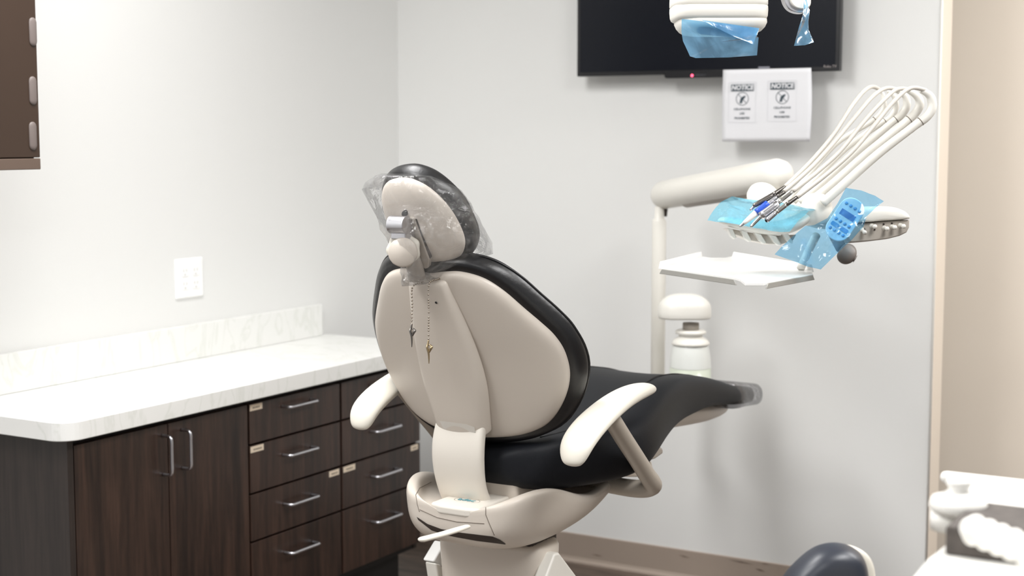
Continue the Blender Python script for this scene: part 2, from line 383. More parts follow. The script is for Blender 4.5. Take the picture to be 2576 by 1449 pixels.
# counter
def counter_outline():
    y0, y1, x0, x1 = 2.418, 3.992, XL+.001, -2.607
    pts = [(x0, y0), ]
    r = .055
    for i in range(9):
        a = math.radians(-90+90*i/8); pts.append((x1-r+r*math.cos(a), y0+r+r*math.sin(a)))
    pts += [(x1, y1), (x0, y1)]
    return pts
co = counter_outline(); t = thing('countertop', 'white marbled laminate countertop with rounded near corner and low backsplash', 'countertop', (-2.83, 3.2, ZT+.001))
loft('worktop', [[Vector((x, y, z)) for x, y in co] for z in (ZT+.001, .789)], M['counter'], t, smooth=False, bevel=.003)
box('backsplash', (XL+.001, XL+.02), (2.30, 3.955), (.7895, .893), M['counter'], t, bevel=.0015)
# outlet
t = thing('wall_outlet', 'white double outlet plate with four sockets on the left wall above the counter', 'outlet', (XL, 3.336, .97))
oy0, oy1, oz0, oz1 = 3.277, 3.395, .972, 1.09
rr = rrect((oy0+oy1)/2, (oz0+oz1)/2, .059, .059, .004)
loft('plate', [[Vector((XL+d, (oy0+oy1)/2+(y-(oy0+oy1)/2)*s, 1.031+(z-1.031)*s)) for y, z in rr] for d, s in ((.0005, 1), (.003, 1), (.0065, .94))], M['plate'], t, smooth=False, bevel=.001)
for yy in (3.313, 3.359):
    for zz in (1.012, 1.051):
        s = loft('socket', [[Vector((XL+d, yy+a*.0155, zz+b_*.0165)) for a, b_ in [(math.cos(q*PI/12), max(-.82, min(.82, math.sin(q*PI/12)))) for q in range(24)]] for d in (.006, .0085)], M['plate'], t, smooth=False)
        VV = []; FF = []
        for (dy, dz, w, h) in ((-.006, .004, .0022, .009), (.006, .004, .0022, .008), (0, -.0085, .0045, .0045)):
            i0 = len(VV); VV += [(XL+.0087, yy+dy-w/2, zz+dz-h/2), (XL+.0087, yy+dy+w/2, zz+dz-h/2), (XL+.0087, yy+dy+w/2, zz+dz+h/2), (XL+.0087, yy+dy-w/2, zz+dz+h/2)]; FF.append((i0, i0+1, i0+2, i0+3))
        mesh('slots', VV, FF, mat('slot_grey', srgb(190, 188, 184), .6), s, smooth=False)
# upper wall cabinet
t = thing('wall_cabinet', 'brown wall cabinet hanging high at the left edge of the picture', 'cabinet', (-2.9, 2.1, 1.375))
UX = -2.73
box('cabinet_body', (XL+.002, UX-.02), (1.55, 2.482), (1.376, 2.25), M['upper'], t, bevel=.001)
box('light_rail', (XL+.002, UX), (1.55, 2.484), (1.372, 1.398), M['upper_rail'], t, bevel=.002)
box('door', (UX-.019, UX), (2.02, 2.483), (1.4, 2.25), M['upper'], t, bevel=.002)
box('door', (UX-.019, UX), (1.55, 2.016), (1.4, 2.25), M['upper'], t, bevel=.002)
for yy in (80, 228, 342):  # rounded grey spots raised along the door's end edge
    c = onX(82, yy, UX)
    tube('edge_spot', [c+Vector((.001, 0, -.022)), c+Vector((.001, 0, .022))], .011, mat('spot_grey', srgb(112, 102, 98), .5), t, smooth=0, round_ends=True, flat=.4, flatdir=Vector((1, 0, 0)))

# ================================================================= TV AND NOTICE
TY = YB-.08
t = thing('television', 'black flat television mounted on the back wall with a red standby light', 'television', (-1.862, YB-.04, 1.62))
box('screen_housing', (-2.30, -1.423), (TY, TY+.028), (1.642, 2.145), M['tvframe'], t, bevel=.003)
box('rear_housing', (-2.24, -1.48), (TY+.0285, TY+.05), (1.66, 2.10), M['tvframe'], t, bevel=.006)
box('wall_mount', (-2.0, -1.72), (TY+.05, YB), (1.78, 2.0), M['tvframe'], t)
box('screen', (-2.288, -1.435), (TY-.0012, TY-.0002), (1.655, 2.13), M['tvscreen'], t)
pr = rrect(-1.862, 1.641, .125, .011, .009)
loft('sensor_bar', [[Vector((x, y, z)) for x, z in pr] for y in (TY-.006, TY+.012)], M['tvframe'], t, smooth=False, bevel=.002)
c = onY(1741, 190, TY-.007); lathe('standby_light', [(.0001, 0), (.0045, .0), (.003, .002), (.0001, .0025)], c, M['led'], t, axis=(0, -1, 0), seg=12)
RB = Matrix(((1, 0, 0), (0, 0, -1), (0, 1, 0)))   # text on a wall facing -Y
c = onY(2088, 167, TY-.002); text('brand_mark', 'Roku TV', .011, c, RB, M['pewter'], t)
c = onY(1762, 189, TY-.0065); text('brand_mark', 'SANSUI', .008, c, RB, mat('tv_print', srgb(70, 72, 78), .5), t, sx=1.3)
c = onY(1922, 170, TY-.002); box('bezel_badge', (c.x-.018, c.x+.018), (c.y-.001, c.y), (c.z-.003, c.z+.003), mat('badge_grey', srgb(130, 130, 140), .4), t)
# paper taped to the tv's lower edge
t = thing('paper_notice', 'white paper notice taped under the television, printed twice with a cell phone ban', 'sign', (-1.645, TY-.01, 1.432))
def pz(u, v):   # u 0..1, v 0..1 (bottom..top)
    x = -1.787+u*.281; z = 1.433+v*.219
    curl = .006*math.sin(PI*v)*(.6+.4*u)
    return Vector((x+.006*math.sin(PI*v)*(u > .5)*(u-.5)*2, TY-.0085-curl*.8, z))
nu, nv = 20, 16
mesh('sheet', [pz(i/nu, j/nv) for j in range(nv+1) for i in range(nu+1)], [(j*(nu+1)+i, j*(nu+1)+i+1, (j+1)*(nu+1)+i+1, (j+1)*(nu+1)+i) for j in range(nv) for i in range(nu)], M['paper'], t, solid=.0002)
def on_paper(px_, py_, off=.0012): # crop pixel of the notice -> point on sheet
    u = (px_-1822)/220; v = (357-py_)/180
    return pz(u, v)-Vector((0, off, 0))
for bx, by in ((1873.5, 0), (1972.5, -2.5)):
    a = on_paper(bx-29, 231+by); b_ = on_paper(bx+29, 214+by)
    Yp = min(a.y, b_.y)-.0006
    def q(x, y): p = on_paper(x, y); return Vector((p.x, Yp, p.z))
    pc = [q(bx-35, 309+by), q(bx+34, 309+by), q(bx+34, 209+by), q(bx-35, 209+by)]
    # outline of the printed card
    V4 = []; F4 = []
    for i in range(4):
        p0, p1 = pc[i], pc[(i+1) % 4]; dd = (p1-p0).normalized(); nn = Vector((-dd.z, 0, dd.x))*.0005
        k0 = len(V4); V4 += [p0-nn, p1-nn, p1+nn, p0+nn]; F4.append((k0, k0+1, k0+2, k0+3))
    mesh('card_outline', V4, F4, M['inkpale'], t, smooth=False)
    h = mesh('notice_banner', [q(bx-29, 231+by), q(bx+29, 231+by), q(bx+29, 214+by), q(bx-29, 214+by)], [(0, 1, 2, 3)], M['ink'], t, smooth=False)
    text('lettering', 'NOTICE', .0195, q(bx, 222.5+by)-Vector((0, .0008, 0)), RB, M['paper'], h, bold=.0007, shear=.15, sx=1.0)
    c = q(bx, 250+by); R0, R1 = .0205, .0188; n = 40
    ringv = [(c+Vector((math.cos(2*PI*i/n)*r, 0, math.sin(2*PI*i/n)*r))) for r in (R0, R1) for i in range(n)]
    ringf = [(i, (i+1) % n, n+(i+1) % n, n+i) for i in range(n)]
    k0 = len(ringv); dd = Vector((.7, 0, -.714)); nn = Vector((.714, 0, .7))*.0009
    ringv += [c-dd*R1-nn, c+dd*R1-nn, c+dd*R1+nn, c-dd*R1+nn]; ringf.append((k0, k0+1, k0+2, k0+3))
    # hand holding a phone
    hp = [(-.009, -.014), (-.001, -.014), (.002, -.004), (.009, .004), (.011, .009), (.004, .008), (-.003, .004), (-.006, 0)]
    k0 = len(ringv); ringv += [c+Vector((a, 0, b2)) for a, b2 in hp]; ringf.append(tuple(range(k0, k0+len(hp))))
    mesh('ban_symbol', ringv, ringf, M['ink'], t, smooth=False)
    for s, yy in (('CELLPHONE', 276), ('USE', 287), ('PROHIBITED', 298.5)):
        text('lettering', s, .0088, q(bx, yy+by), RB, M['ink'], t, sx=1.12 if s != 'PROHIBITED' else 1.02, bold=.0001)

# ================================================================= DENTAL CHAIR
X0 = -1.63
chair = thing('dental_chair', 'reclining dental chair with black upholstery and cream plastic back, centre of the room', 'dental chair', (X0, 2.75, 0))
A = math.radians(25); PB = Vector((X0, 2.604, .851)); VB = Vector((0, -math.sin(A), math.cos(A))); NB = Vector((0, math.cos(A), math.sin(A)))
def sback(u, v, off): 
    w = 1.2*u*u + .012*math.cos(min(1, max(0, v/.36))*PI)*0
    return PB+Vector((u, 0, 0))+VB*v+NB*(w+off)
half = [(.0, -.036), (.06, -.034), (.12, -.027), (.170, -.006), (.207, .042), (.227, .096), (.228, .15), (.217, .192), (.199, .226), (.175, .264), (.145, .31), (.112, .343), (.07, .36), (.03, .36)]
ol = [(u, v) for u, v in half]+[(0, .356)]+[(-u, v) for u, v in half[:0:-1]]
olb = [(p.x, p.y) for p in cr([Vector((a, b_, 0)) for a, b_ in ol], 4, closed=True)]
rings_patch('backrest_shell', olb, sback, [(.02, 0, .004), (.3, 0, .002), (.6, 0, .0), (.85, 0, .0), (.95, 0, .0015), (.985, 0, .006), (1, 0, .013), (1, 0, .022), (.97, 0, .026)], M['shell'], chair, sub=1)
def scush(u, v, off): return PB+Vector((u, 0, 0))+VB*v+NB*(1.2*u*u*max(0, 1-max(0, off-.03)*6)+off+noise.noise(Vector((u*9, v*14, off*20)))*.004*(1 if off > .03 else 0))
rings_patch('backrest_cushion', olb, scush, [(.6, 0, .018), (.95, .0, .018), (1, .010, .014), (1, .019, .018), (1, .025, .030), (1, .026, .045), (1, .020, .060), (1, .010, .070), (.95, 0, .078), (.7, 0, .078), (.4, 0, .075), (.1, 0, .074)], M['black'], chair, sub=1)
# welt line on the cushion's rim
pts = []
n = len(olb); cc = Vector((sum(p[0] for p in olb)/n, sum(p[1] for p in olb)/n))
for p in olb: d = Vector(p)-cc; q = Vector(p)+d.normalized()*.0255; pts.append(scush(q.x, q.y, .045))
tube('welt', pts+[pts[0]], .0022, M['black'], chair, seg=6, smooth=0, cap=False)
# spine cover on the shell
def sp_ring(v, hw, pr):
    o = []
    for a, b_ in ((-1.0, .0), (-.93, .55), (-.8, .9), (-.6, 1), (-.2, 1.03), (.2, 1.03), (.6, 1), (.8, .9), (.93, .55), (1.0, .0)):
        u = a*hw; o.append(sback(u, v, .003-b_*pr))
    for a in (.5, -.5): o.append(sback(a*hw, v, .008))
    return o
sp = [(.349, .036, .004), (.347, .047, .014), (.33, .050, .018), (.28, .062, .020), (.22, .073, .023), (.16, .080, .027), (.1, .080, .033), (.05, .072, .040), (.005, .064, .045), (-.004, .063, .045), (-.006, .058, .035)]
sc = loft('spine_cover', [sp_ring(*s) for s in sp], M['shell'], chair, sub=2)
# scuffed patch (worn, slightly glossier smear) low on the spine cover
pp = [sback(u, v, .003-.0435) for u, v in ((-.035, .035), (-.02, .036), (.03, .035), (.047, .028), (.046, .010), (.02, .012), (-.03, .016))]
sm = mesh('adhesive_smear', [p-NB*.001 for p in pp], [tuple(range(7))], mat('adhesive', srgb(226, 222, 214), .25), sc, smooth=False)
# small hole
c = sback(.02, .308, -.0175); lathe('screw_hole', [(.0001, 0), (.0028, 0), (.0001, .001)], c, M['hole'], sc, axis=-NB, seg=10)
# support arm
def band(name, path, hw, th, m, sub=1, edge=.35):
    rings = []
    for i, (y, z) in enumerate(path):
        a = Vector(path[max(i-1, 0)]); b_ = Vector(path[min(i+1, len(path)-1)]); T = (b_-a).normalized(); nn = Vector((T.y, -T.x)) # outward (to -Y side)
        w = hw[i] if isinstance(hw, list) else hw; h = th[i] if isinstance(th, list) else th
        o = []
        for s, t_ in ((-1, .1), (-.97, .62), (-.84, .93), (-.5, 1), (0, 1.03), (.5, 1), (.84, .93), (.97, .62), (1, .1), (.97, -.6), (.8, -1), (0, -1), (-.8, -1), (-.97, -.6)):
            o.append(Vector((X0+s*w, y-nn.x*t_*h*-1 if False else y+nn.x*t_*h, z+nn.y*t_*h)))
        rings.append(o)
    return loft(name, rings, m, chair, sub=sub)
path = [(2.590, .875), (2.578, .85), (2.568, .81), (2.570, .77), (2.580, .73), (2.600, .695), (2.62, .675)]
band('support_arm', path, [.056, .060, .062, .061, .058, .058, .06], .016, M['bandplastic'], sub=2)
box('hinge_block', (X0-.055, X0+.10), (2.64, 2.74), (.68, .76), M['shell'], chair, bevel=.01)
# headrest
AH = math.radians(25); PH = Vector((X0, 2.424, 1.282)); VH = Vector((0, -math.sin(AH), math.cos(AH))); NH = Vector((0, math.cos(AH), math.sin(AH)))
def shead(u, v, off): return PH+Vector((u, 0, 0))+VH*v+NH*(.8*u*u+off)
oh = [(-.019, .091), (.004, .089), (.028, .078), (.047, .062), (.063, .041), (.075, .018), (.083, -.008), (.087, -.035), (.084, -.057), (.070, -.080), (.046, -.092), (.013, -.098), (-.035, -.092), (-.070, -.071), (-.082, -.041), (-.087, .001), (-.086, .032), (-.080, .054), (-.066, .074), (-.044, .086)]
ohs = [(p.x, p.y) for p in cr([Vector((a, b_, 0)) for a, b_ in oh], 3, closed=True)]
rings_patch('headrest_shell', ohs, shead, [(.02, 0, -.012), (.4, 0, -.010), (.7, 0, -.006), (.88, 0, .0), (.97, 0, .008), (1, 0, .016), (.97, 0, .02)], M['shell'], chair, sub=1)
def sheadc(u, v, off): return PH+Vector((u, 0, 0))+VH*v+NH*(.8*u*u*max(0, 1-max(0, off-.03)*8)+off+noise.noise(Vector((u*22, v*26, off*30)))*.003)
rings_patch('headrest_cushion', ohs, sheadc, [(.7, 0, .018), (.96, 0, .018), (1, .004, .021), (1, .011, .032), (1, .013, .045), (1, .010, .058), (.98, .003, .068), (.8, 0, .073), (.4, 0, .072), (.05, 0, .070)], M['black'], chair, sub=1)
# headrest mechanism
def hp_(x, y, off=0): # crop pixel of headrest on plane ahead of the shell (towards the camera)
    px_, py_ = 860+x/4.2625, 400+y/4.2625
    d = ray(px_, py_); t_ = ((PH-NH*off)-EYE).dot(NH)/d.dot(NH); return EYE+d*t_
bar = [hp_(*p, .016) for p in ((700, 640), (735, 625), (775, 640), (935, 1080), (925, 1170), (890, 1185), (850, 1150))]
def slab(name, pts, vec, m, parent, bevel=.001, **k):
    vec = Vector(vec); return loft(name, [[p for p in pts], [p+vec for p in pts]], m, parent, smooth=False, bevel=bevel, **k)
slab('glide_bar', bar, NH*.014, M['tube'], chair, bevel=.003)
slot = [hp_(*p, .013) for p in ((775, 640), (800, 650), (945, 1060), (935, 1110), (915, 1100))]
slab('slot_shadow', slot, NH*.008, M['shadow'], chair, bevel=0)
oval = [hp_(668+28*math.cos(a*PI/8)*1.0, 590+34*math.sin(a*PI/8), .0145) for a in range(16)]
slab('slot_hole', oval, NH*.006, M['hole'], chair, bevel=0)
hb = hp_(612, 705, .035); ax = Vector((1, 0, 0))
tube('hinge_barrel', [hb-ax*.019, hb+ax*.019], .0175, M['steel'], chair, smooth=0, seg=20, bevel=.001)
box('hinge_bracket', (hb.x-.017, hb.x+.017), (hb.y-.004, hb.y+.03), (hb.z-.028, hb.z-.004), M['steel'], chair, bevel=.002)
kb = hp_(655, 1000, .06); kn = (EYE-kb).normalized(); kn = (kn+Vector((0, -.25, -.05))).normalized()
lathe('knob', [(.0001, 0), (.026, 0), (.0285, .003), (.0285, .010), (.026, .0135), (.0001, .0145)], kb-kn*.006, M['shell'], chair, axis=kn, seg=40)
rk = []
for i in range(40):
    a = 2*PI*i/40; rk.append((.033+.0018*math.sin(a*7), a))
ka = kn.orthogonal().normalized(); kbb = kn.cross(ka); kc = kb-kn*.016+UP*.004-RT*.001
loft('knob_ring', [[kc+kn*h+(ka*math.cos(a)+kbb*math.sin(a))*r*s for r, a in rk] for h, s in ((-.012, .85), (-.008, 1), (.002, 1), (.006, .9))], M['armpad'], chair, sub=1)
tube('neck_post', [hp_(690, 900, .03), hp_(780, 1150, .02), hp_(805, 1290, .012), hp_(815, 1400, .0)], [.017, .019, .02, .02], M['greyplastic'], chair, flat=.7, flatdir=Vector((0, 1, 0)), smooth=4)

# seat and legrest upholstery
SX = -1.613
seat = [  # Y, z top, z bottom, half width
    (2.615, .775, .760, .04), (2.625, .800, .738, .09), (2.645, .815, .720, .13), (2.69, .824, .710, .160), (2.75, .828, .708, .202), (2.83, .834, .708, .245), (2.90, .844, .712, .268), (2.98, .858, .728, .256),
    (3.10, .876, .750, .228), (3.22, .884, .767, .208), (3.34, .872, .768, .197), (3.46, .850, .770, .190), (3.56, .824, .760, .184), (3.63, .806, .748, .180), (3.665, .794, .742, .175), (3.675, .78, .75, .165)]
rings = []
for (y, zt, zb, hw) in seat:
    h = zt-zb; o = []
    for a, c_ in ((-1, .45), (-.985, .72), (-.93, .92), (-.8, 1.0), (-.55, .97), (-.25, .93), (0, .92), (.25, .93), (.55, .97), (.8, 1.0), (.93, .92), (.985, .72), (1, .45), (.97, .2), (.88, .03), (.6, 0), (.2, 0), (-.2, 0), (-.6, 0), (-.88, .03), (-.97, .2)):
        o.append(Vector((SX+a*hw, y, zb+h*c_)))
    rings.append(o)
seat_o = loft('seat_cushion', rings, M['seatblack'], chair, sub=2)
def seat_top(y):
    for i in range(len(seat)-1):
        if seat[i][0] <= y <= seat[i+1][0]:
            f_ = (y-seat[i][0])/(seat[i+1][0]-seat[i][0]); return [seat[i][k]+(seat[i+1][k]-seat[i][k])*f_ for k in range(4)]
for s in (-1, 1):
    pts = []
    for k in range(24):
        y = 2.70+k*.039; q = seat_top(min(y, 3.6)); a = .62+.0*k; pts.append((SX+s*a*q[3], y, q[2]+(q[1]-q[2])*.975+.0005))
    tube('seat_seam', pts, .0016, M['hole'], seat_o, seg=6, smooth=2)
# seat pan (cream) below the upholstery
pan = [(2.67, .735, .70, .09), (2.76, .735, .69, .14), (2.9, .742, .69, .16), (3.05, .765, .715, .15), (3.2, .775, .725, .14), (3.4, .785, .718, .14), (3.6, .76, .693, .14), (3.76, .732, .690, .12), (3.80, .728, .700, .10)]
rings = [[Vector((X0+a*hw, y, zb+(zt-zb)*b_)) for a, b_ in ((-1, 1), (-1, .4), (-.8, 0), (0, -.05), (.8, 0), (1, .4), (1, 1), (0, 1))] for (y, zt, zb, hw) in pan]
loft('seat_pan', rings, M['shell'], chair, sub=2)
# toe board under plastic
toe = [(3.62, .795, .745, .150), (3.70, .787, .736, .152), (3.80, .774, .722, .152), (3.885, .758, .714, .148)]
rings = [[Vector((X0+.01+p[0], y, p[1])) for p in rrect(0, (zt+zb)/2, hw, (zt-zb)/2, .022)] for (y, zt, zb, hw) in toe]
loft('toe_board', rings, M['seatblack'], chair, sub=1)
# armrests
for s in (-1, 1):
    cx = -1.61+s*.265; X0_ = -1.61
    ay, az = (0, 0) if s > 0 else (.03, .014)
    c0 = [(2.532, .826, .018), (2.538, .840, .031), (2.55, .866, .040), (2.60, .892, .042), (2.67, .912, .040), (2.74, .926, .038), (2.81, .932, .036), (2.865, .931, .030), (2.885, .929, .018)]
    c0 = [(a+ay, b_+az-.004, w*.94) for a, b_, w in c0]
    rings = []
    for i, (y, z, hw) in enumerate(c0):
        a = Vector(c0[max(i-1, 0)][:2]); b_ = Vector(c0[min(i+1, len(c0)-1)][:2]); T = (b_-a).normalized(); nn = Vector((-T.y, T.x)); h = min(.020, hw*.5)
        o = [Vector((cx+math.cos(k*PI/8)*hw, y+nn.x*math.sin(k*PI/8)*h*(1 if math.sin(k*PI/8) > 0 else .8), z-.012+nn.y*math.sin(k*PI/8)*h)) for k in range(16)]
        rings.append(o)
    loft('armrest', rings, M['armpad'], chair, sub=2)
    xi = X0+s*.135
    pts = [(cx, 2.69, .893), (cx, 2.77, .822), (cx, 2.84, .762), (cx, 2.885, .722), (cx, 2.912, .700), (cx-s*.006, 2.93, .686), (cx-s*.03, 2.935, .676), (cx-s*.07, 2.93, .675), (xi, 2.93, .68)]
    tube('armrest_tube', [Vector(p)+Vector((0, ay-.012, az*.6+.006)) for p in pts], [.0185, .0185, .0185, .019, .02, .02, .02, .0195, .0195], M['tube'], chair, seg=18, smooth=5)
# lower chair body (boat-shaped hull)
def plan(t_, n=36):
    """plan outline of the hull: t_ scales; rounded rear, flaring"""
# cross-sections along Y: (y, half width at rim, rim z at side, bottom z, half width at bottom)
HS = Vector((.02, .065, 0))
hull = [(2.445, .075, .700, .652, .060), (2.452, .105, .712, .634, .078), (2.47, .130, .722, .618, .095), (2.51, .152, .733, .606, .108), (2.56, .166, .736, .598, .114), (2.62, .172, .722, .595, .118), (2.69, .174, .694, .598, .116),
        (2.76, .172, .684, .606, .112), (2.83, .168, .692, .622, .105), (2.90, .160, .705, .646, .095), (2.97, .150, .72, .672, .08), (3.04, .138, .728, .697, .07)]
rings = []
for i, (y, hw, zr, zb, hb_) in enumerate(hull):
    fl = .690 if i < 5 else .672
    o = []
    for s in (1, -1):
        seq = [(0, zb), (hb_*.6, zb), (hb_, zb+.006), ((hb_+hw)/2+.01, zb+(zr-zb)*.32), (hw-.002, zb+(zr-zb)*.7), (hw, zr-.008), (hw-.006, zr), (hw-.022, zr), (hw-.032, zr-.008), (hw-.04, min(fl, zr-.012)), (hw*.4, min(fl, zr-.012))]
        if s == 1: o += [Vector((X0+a, y, b_)) for a, b_ in seq]
        else: o += [Vector((X0-a, y, b_)) for a, b_ in seq[:0:-1]]
    rings.append(o)
hull_o = loft('chair_body', [[p+HS for p in r] for r in rings], M['shell'], chair, sub=2)
bpy.context.view_layer.update()
from mathutils.bvhtree import BVHTree
def bvh(o):
    me = bpy.data.meshes.new_from_object(o.evaluated_get(bpy.context.evaluated_depsgraph_get())); off = WL[o.name]
    return BVHTree.FromPolygons([v.co+off for v in me.vertices], [tuple(p.vertices) for p in me.polygons])
HB = bvh(hull_o)
def hit(x, y, lift=.0006):
    d = ray(x, y).normalized(); r = HB.ray_cast(EYE, d)
    return (r[0]-d*lift) if r[0] else None
def seam(name, pts, r=.0009, m='seam'):
    Q = []
    for i in range(len(pts)-1):
        for k in range(8):
            t_ = k/8; h = hit(pts[i][0]+(pts[i+1][0]-pts[i][0])*t_, pts[i][1]+(pts[i+1][1]-pts[i][1])*t_, 0)
            if h: Q.append(h)
    if len(Q) > 3: tube(name, Q, r, M[m], hull_o, smooth=0, seg=6)
seam('seam_line', [(1246, 1255), (1222, 1275), (1222, 1295), (1232, 1320), (1245, 1350)])
seam('seam_line', [(1085, 1212), (1055, 1228), (1046, 1245), (1050, 1270), (1056, 1290)])
seam('seam_line', [(1056, 1282), (1100, 1302), (1150, 1313), (1228, 1318)])
# raised, forward-swept platform in the recess
pf = [(-.060, 2.452), (-.03, 2.443), (.03, 2.443), (.060, 2.452), (.058, 2.53), (.056, 2.60), (-.056, 2.60), (-.058, 2.53)]
pl = loft('platform', [[Vector((X0+.004+x, y, z))+HS for x, y in pf] for z in (.682, .703)], M['bandplastic'], chair, smooth=False, bevel=.007, bseg=3)
RT_ = Matrix(((1, 0, 0), (0, 1, 0), (0, 0, 1)))
text('brand_mark', 'adec', .022, (X0+.024, 2.565, .7045), RT_, M['logo'], pl, bold=.0003)
n = 32; V4 = [Vector((X0+.024+r*1.7*math.cos(2*PI*i/n), 2.565+r*math.sin(2*PI*i/n), .7036)) for r in (.0175, .017) for i in range(n)]
mesh('badge_outline', V4, [(i, (i+1) % n, n+(i+1) % n, n+i) for i in range(n)], M['seam'], pl, smooth=False)
# shade of a mouth painted as a dark patch on the rear body, lever
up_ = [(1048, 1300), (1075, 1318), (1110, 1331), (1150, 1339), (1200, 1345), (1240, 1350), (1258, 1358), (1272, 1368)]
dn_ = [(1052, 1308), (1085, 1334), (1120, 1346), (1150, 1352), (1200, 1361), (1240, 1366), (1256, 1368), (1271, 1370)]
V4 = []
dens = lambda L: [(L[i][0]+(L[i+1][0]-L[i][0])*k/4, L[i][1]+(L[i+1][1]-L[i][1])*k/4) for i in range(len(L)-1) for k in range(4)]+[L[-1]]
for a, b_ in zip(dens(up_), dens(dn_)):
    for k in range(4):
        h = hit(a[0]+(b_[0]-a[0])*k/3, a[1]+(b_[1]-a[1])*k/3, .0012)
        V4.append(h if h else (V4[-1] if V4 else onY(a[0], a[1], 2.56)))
mesh('lever_slot_shade', V4, [(i*4+k, (i+1)*4+k, (i+1)*4+k+1, i*4+k+1) for i in range(28) for k in range(3)], M['shadow'], hull_o, smooth=True)
lv = [P(1175, 1325, 2.78), P(1150, 1333, 2.73), P(1110, 1345, 2.68), P(1063, 1357, 2.63)]
tube('release_lever', lv, [.007, .0085, .0085, .0085], M['armpad'], chair, flat=.55, flatdir=Vector((0, 0, 1)), round_ends=True)
# pedestal
def ped(z, s, dy=0): return [Vector((X0+.005+x*s, 2.725+y*s+dy, z)) for x, y in rrect(0, 0, .130, .062, .035)]
loft('pedestal', [ped(.08, .86), ped(.30, .88), ped(.46, .93), ped(.54, .98), ped(.585, 1.0), ped(.592, .97)], M['shell'], chair, sub=1)
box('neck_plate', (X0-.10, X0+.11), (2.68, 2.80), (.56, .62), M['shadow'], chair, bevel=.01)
fr_ = [Vector((X0+x, 2.95+y, z)) for z in (0,) for x, y in rrect(0, 0, .3, .5, .1)]
loft('base_plate', [[Vector((X0+x*s, 2.95+y*s, z)) for x, y in rrect(0, 0, .28, .48, .1)] for z, s in ((0, 1), (.05, 1), (.08, .95))], M['shell'], chair, bevel=.005, smooth=False)
# side linkage covers
lr = [onX(x, y, X0+.155) for x, y in ((1397, 1392), (1408, 1390), (1452, 1449), (1540, 1560), (1440, 1560), (1368, 1470))]
slab('linkage_cover', lr, (-.03, 0, 0), M['unit'], chair, bevel=.006)
ll = [onX(x, y, X0-.165) for x, y in ((1092, 1358), (1106, 1370), (1084, 1420), (1062, 1408))]
slab('linkage_cover', ll, (.03, 0, 0), M['white'], chair, bevel=.004)
ll = [onX(x, y, X0-.16) for x, y in ((1068, 1412), (1080, 1415), (1110, 1465), (1150, 1560), (1110, 1560), (1074, 1450))]
slab('linkage_arm', ll, (.03, 0, 0), M['unit'], chair, bevel=.004)

# control panel bracket seen to the right of the seat (under the knee)
br = [onX(x, y, X0+.19) for x, y in ((1600, 1155), (1640, 1122), (1668, 1126), (1671, 1140), (1650, 1155), (1622, 1165), (1600, 1180))]
slab('side_bracket', br, (-.12, 0, 0), M['greyplastic'], chair, bevel=.006)
br = [onX(x, y, X0+.16) for x, y in ((1560, 1185), (1640, 1160), (1646, 1190), (1640, 1200), (1570, 1200))]
slab('side_bracket', br, (-.1, 0, 0), M['shell'], chair, bevel=.004)

# ---- plastic sleeve over the toe board
t = tag(loft('plastic_foot_cover', [[Vector((X0+.01+x, y, z)) for x, z in rrect(0, zc, hw, hz, .026)] for y, zc, hw, hz in ((3.60, .778, .187, .040), (3.68, .768, .184, .036), (3.78, .753, .165, .032), (3.875, .740, .163, .031), (3.90, .736, .15, .028))], M['filmgrey'], smooth=True, sub=1, cap=True), 'clear grey plastic sleeve covering the foot end of the dental chair', 'plastic cover')

# ---- clear bag over the headrest
prof = [(432, 985, 1050, .020), (437, 962, 1095, .045), (455, 935, 1118, .058), (475, 917, 1140, .064), (510, 926, 1158, .066), (545, 938, 1172, .066), (580, 952, 1183, .064), (615, 968, 1186, .060), (645, 985, 1176, .052), (668, 1002, 1132, .042), (690, 1015, 1092, .030), (710, 1030, 1074, .018), (722, 1040, 1062, .008)]
rings = []
for k, (yy, xa, xb, dy) in enumerate(prof):
    z = 1.282-(yy-560)*.000745; a = X0+(xa-1050)*.00086; b_ = X0+(xb-1050)*.00086; yc = 2.424+.035-(z-1.282)*.55
    back = 0
    if yy > 520: back = min(1, (yy-520)/80)*.05
    if yy > 650: yc = 2.496-(yy-650)/72*.085; back = max(.0, .05-(yy-650)/80*.035)
    o = []
    for j in range(64):
        th = 2*PI*j/64; q = Vector(((a+b_)/2+(b_-a)/2*math.cos(th), yc+dy*math.sin(th)+(.02 if math.cos(th) > 0 else -.01)*abs(math.cos(th)), z))
        if math.sin(th) < 0: q.y += back*math.sin(th)
        rg = 1-abs(noise.noise(Vector((q.x*38, q.y*38, q.z*9))))*2.2; rg2 = noise.noise(Vector((q.x*90+3, q.y*90, q.z*60)))
        q += Vector((math.cos(th), math.sin(th), 0))*(rg*.008+rg2*.0035-.003); o.append(q)
    rings.append(o)
tag(loft('headrest_cover', [[a.lerp(b_, k/3) for a, b_ in zip(rings[i], rings[i+1])] for i in range(len(rings)-1) for k in range(3)]+[rings[-1]], M['filmclear']), 'crinkled clear plastic bag pulled over the headrest of the dental chair', 'plastic cover')

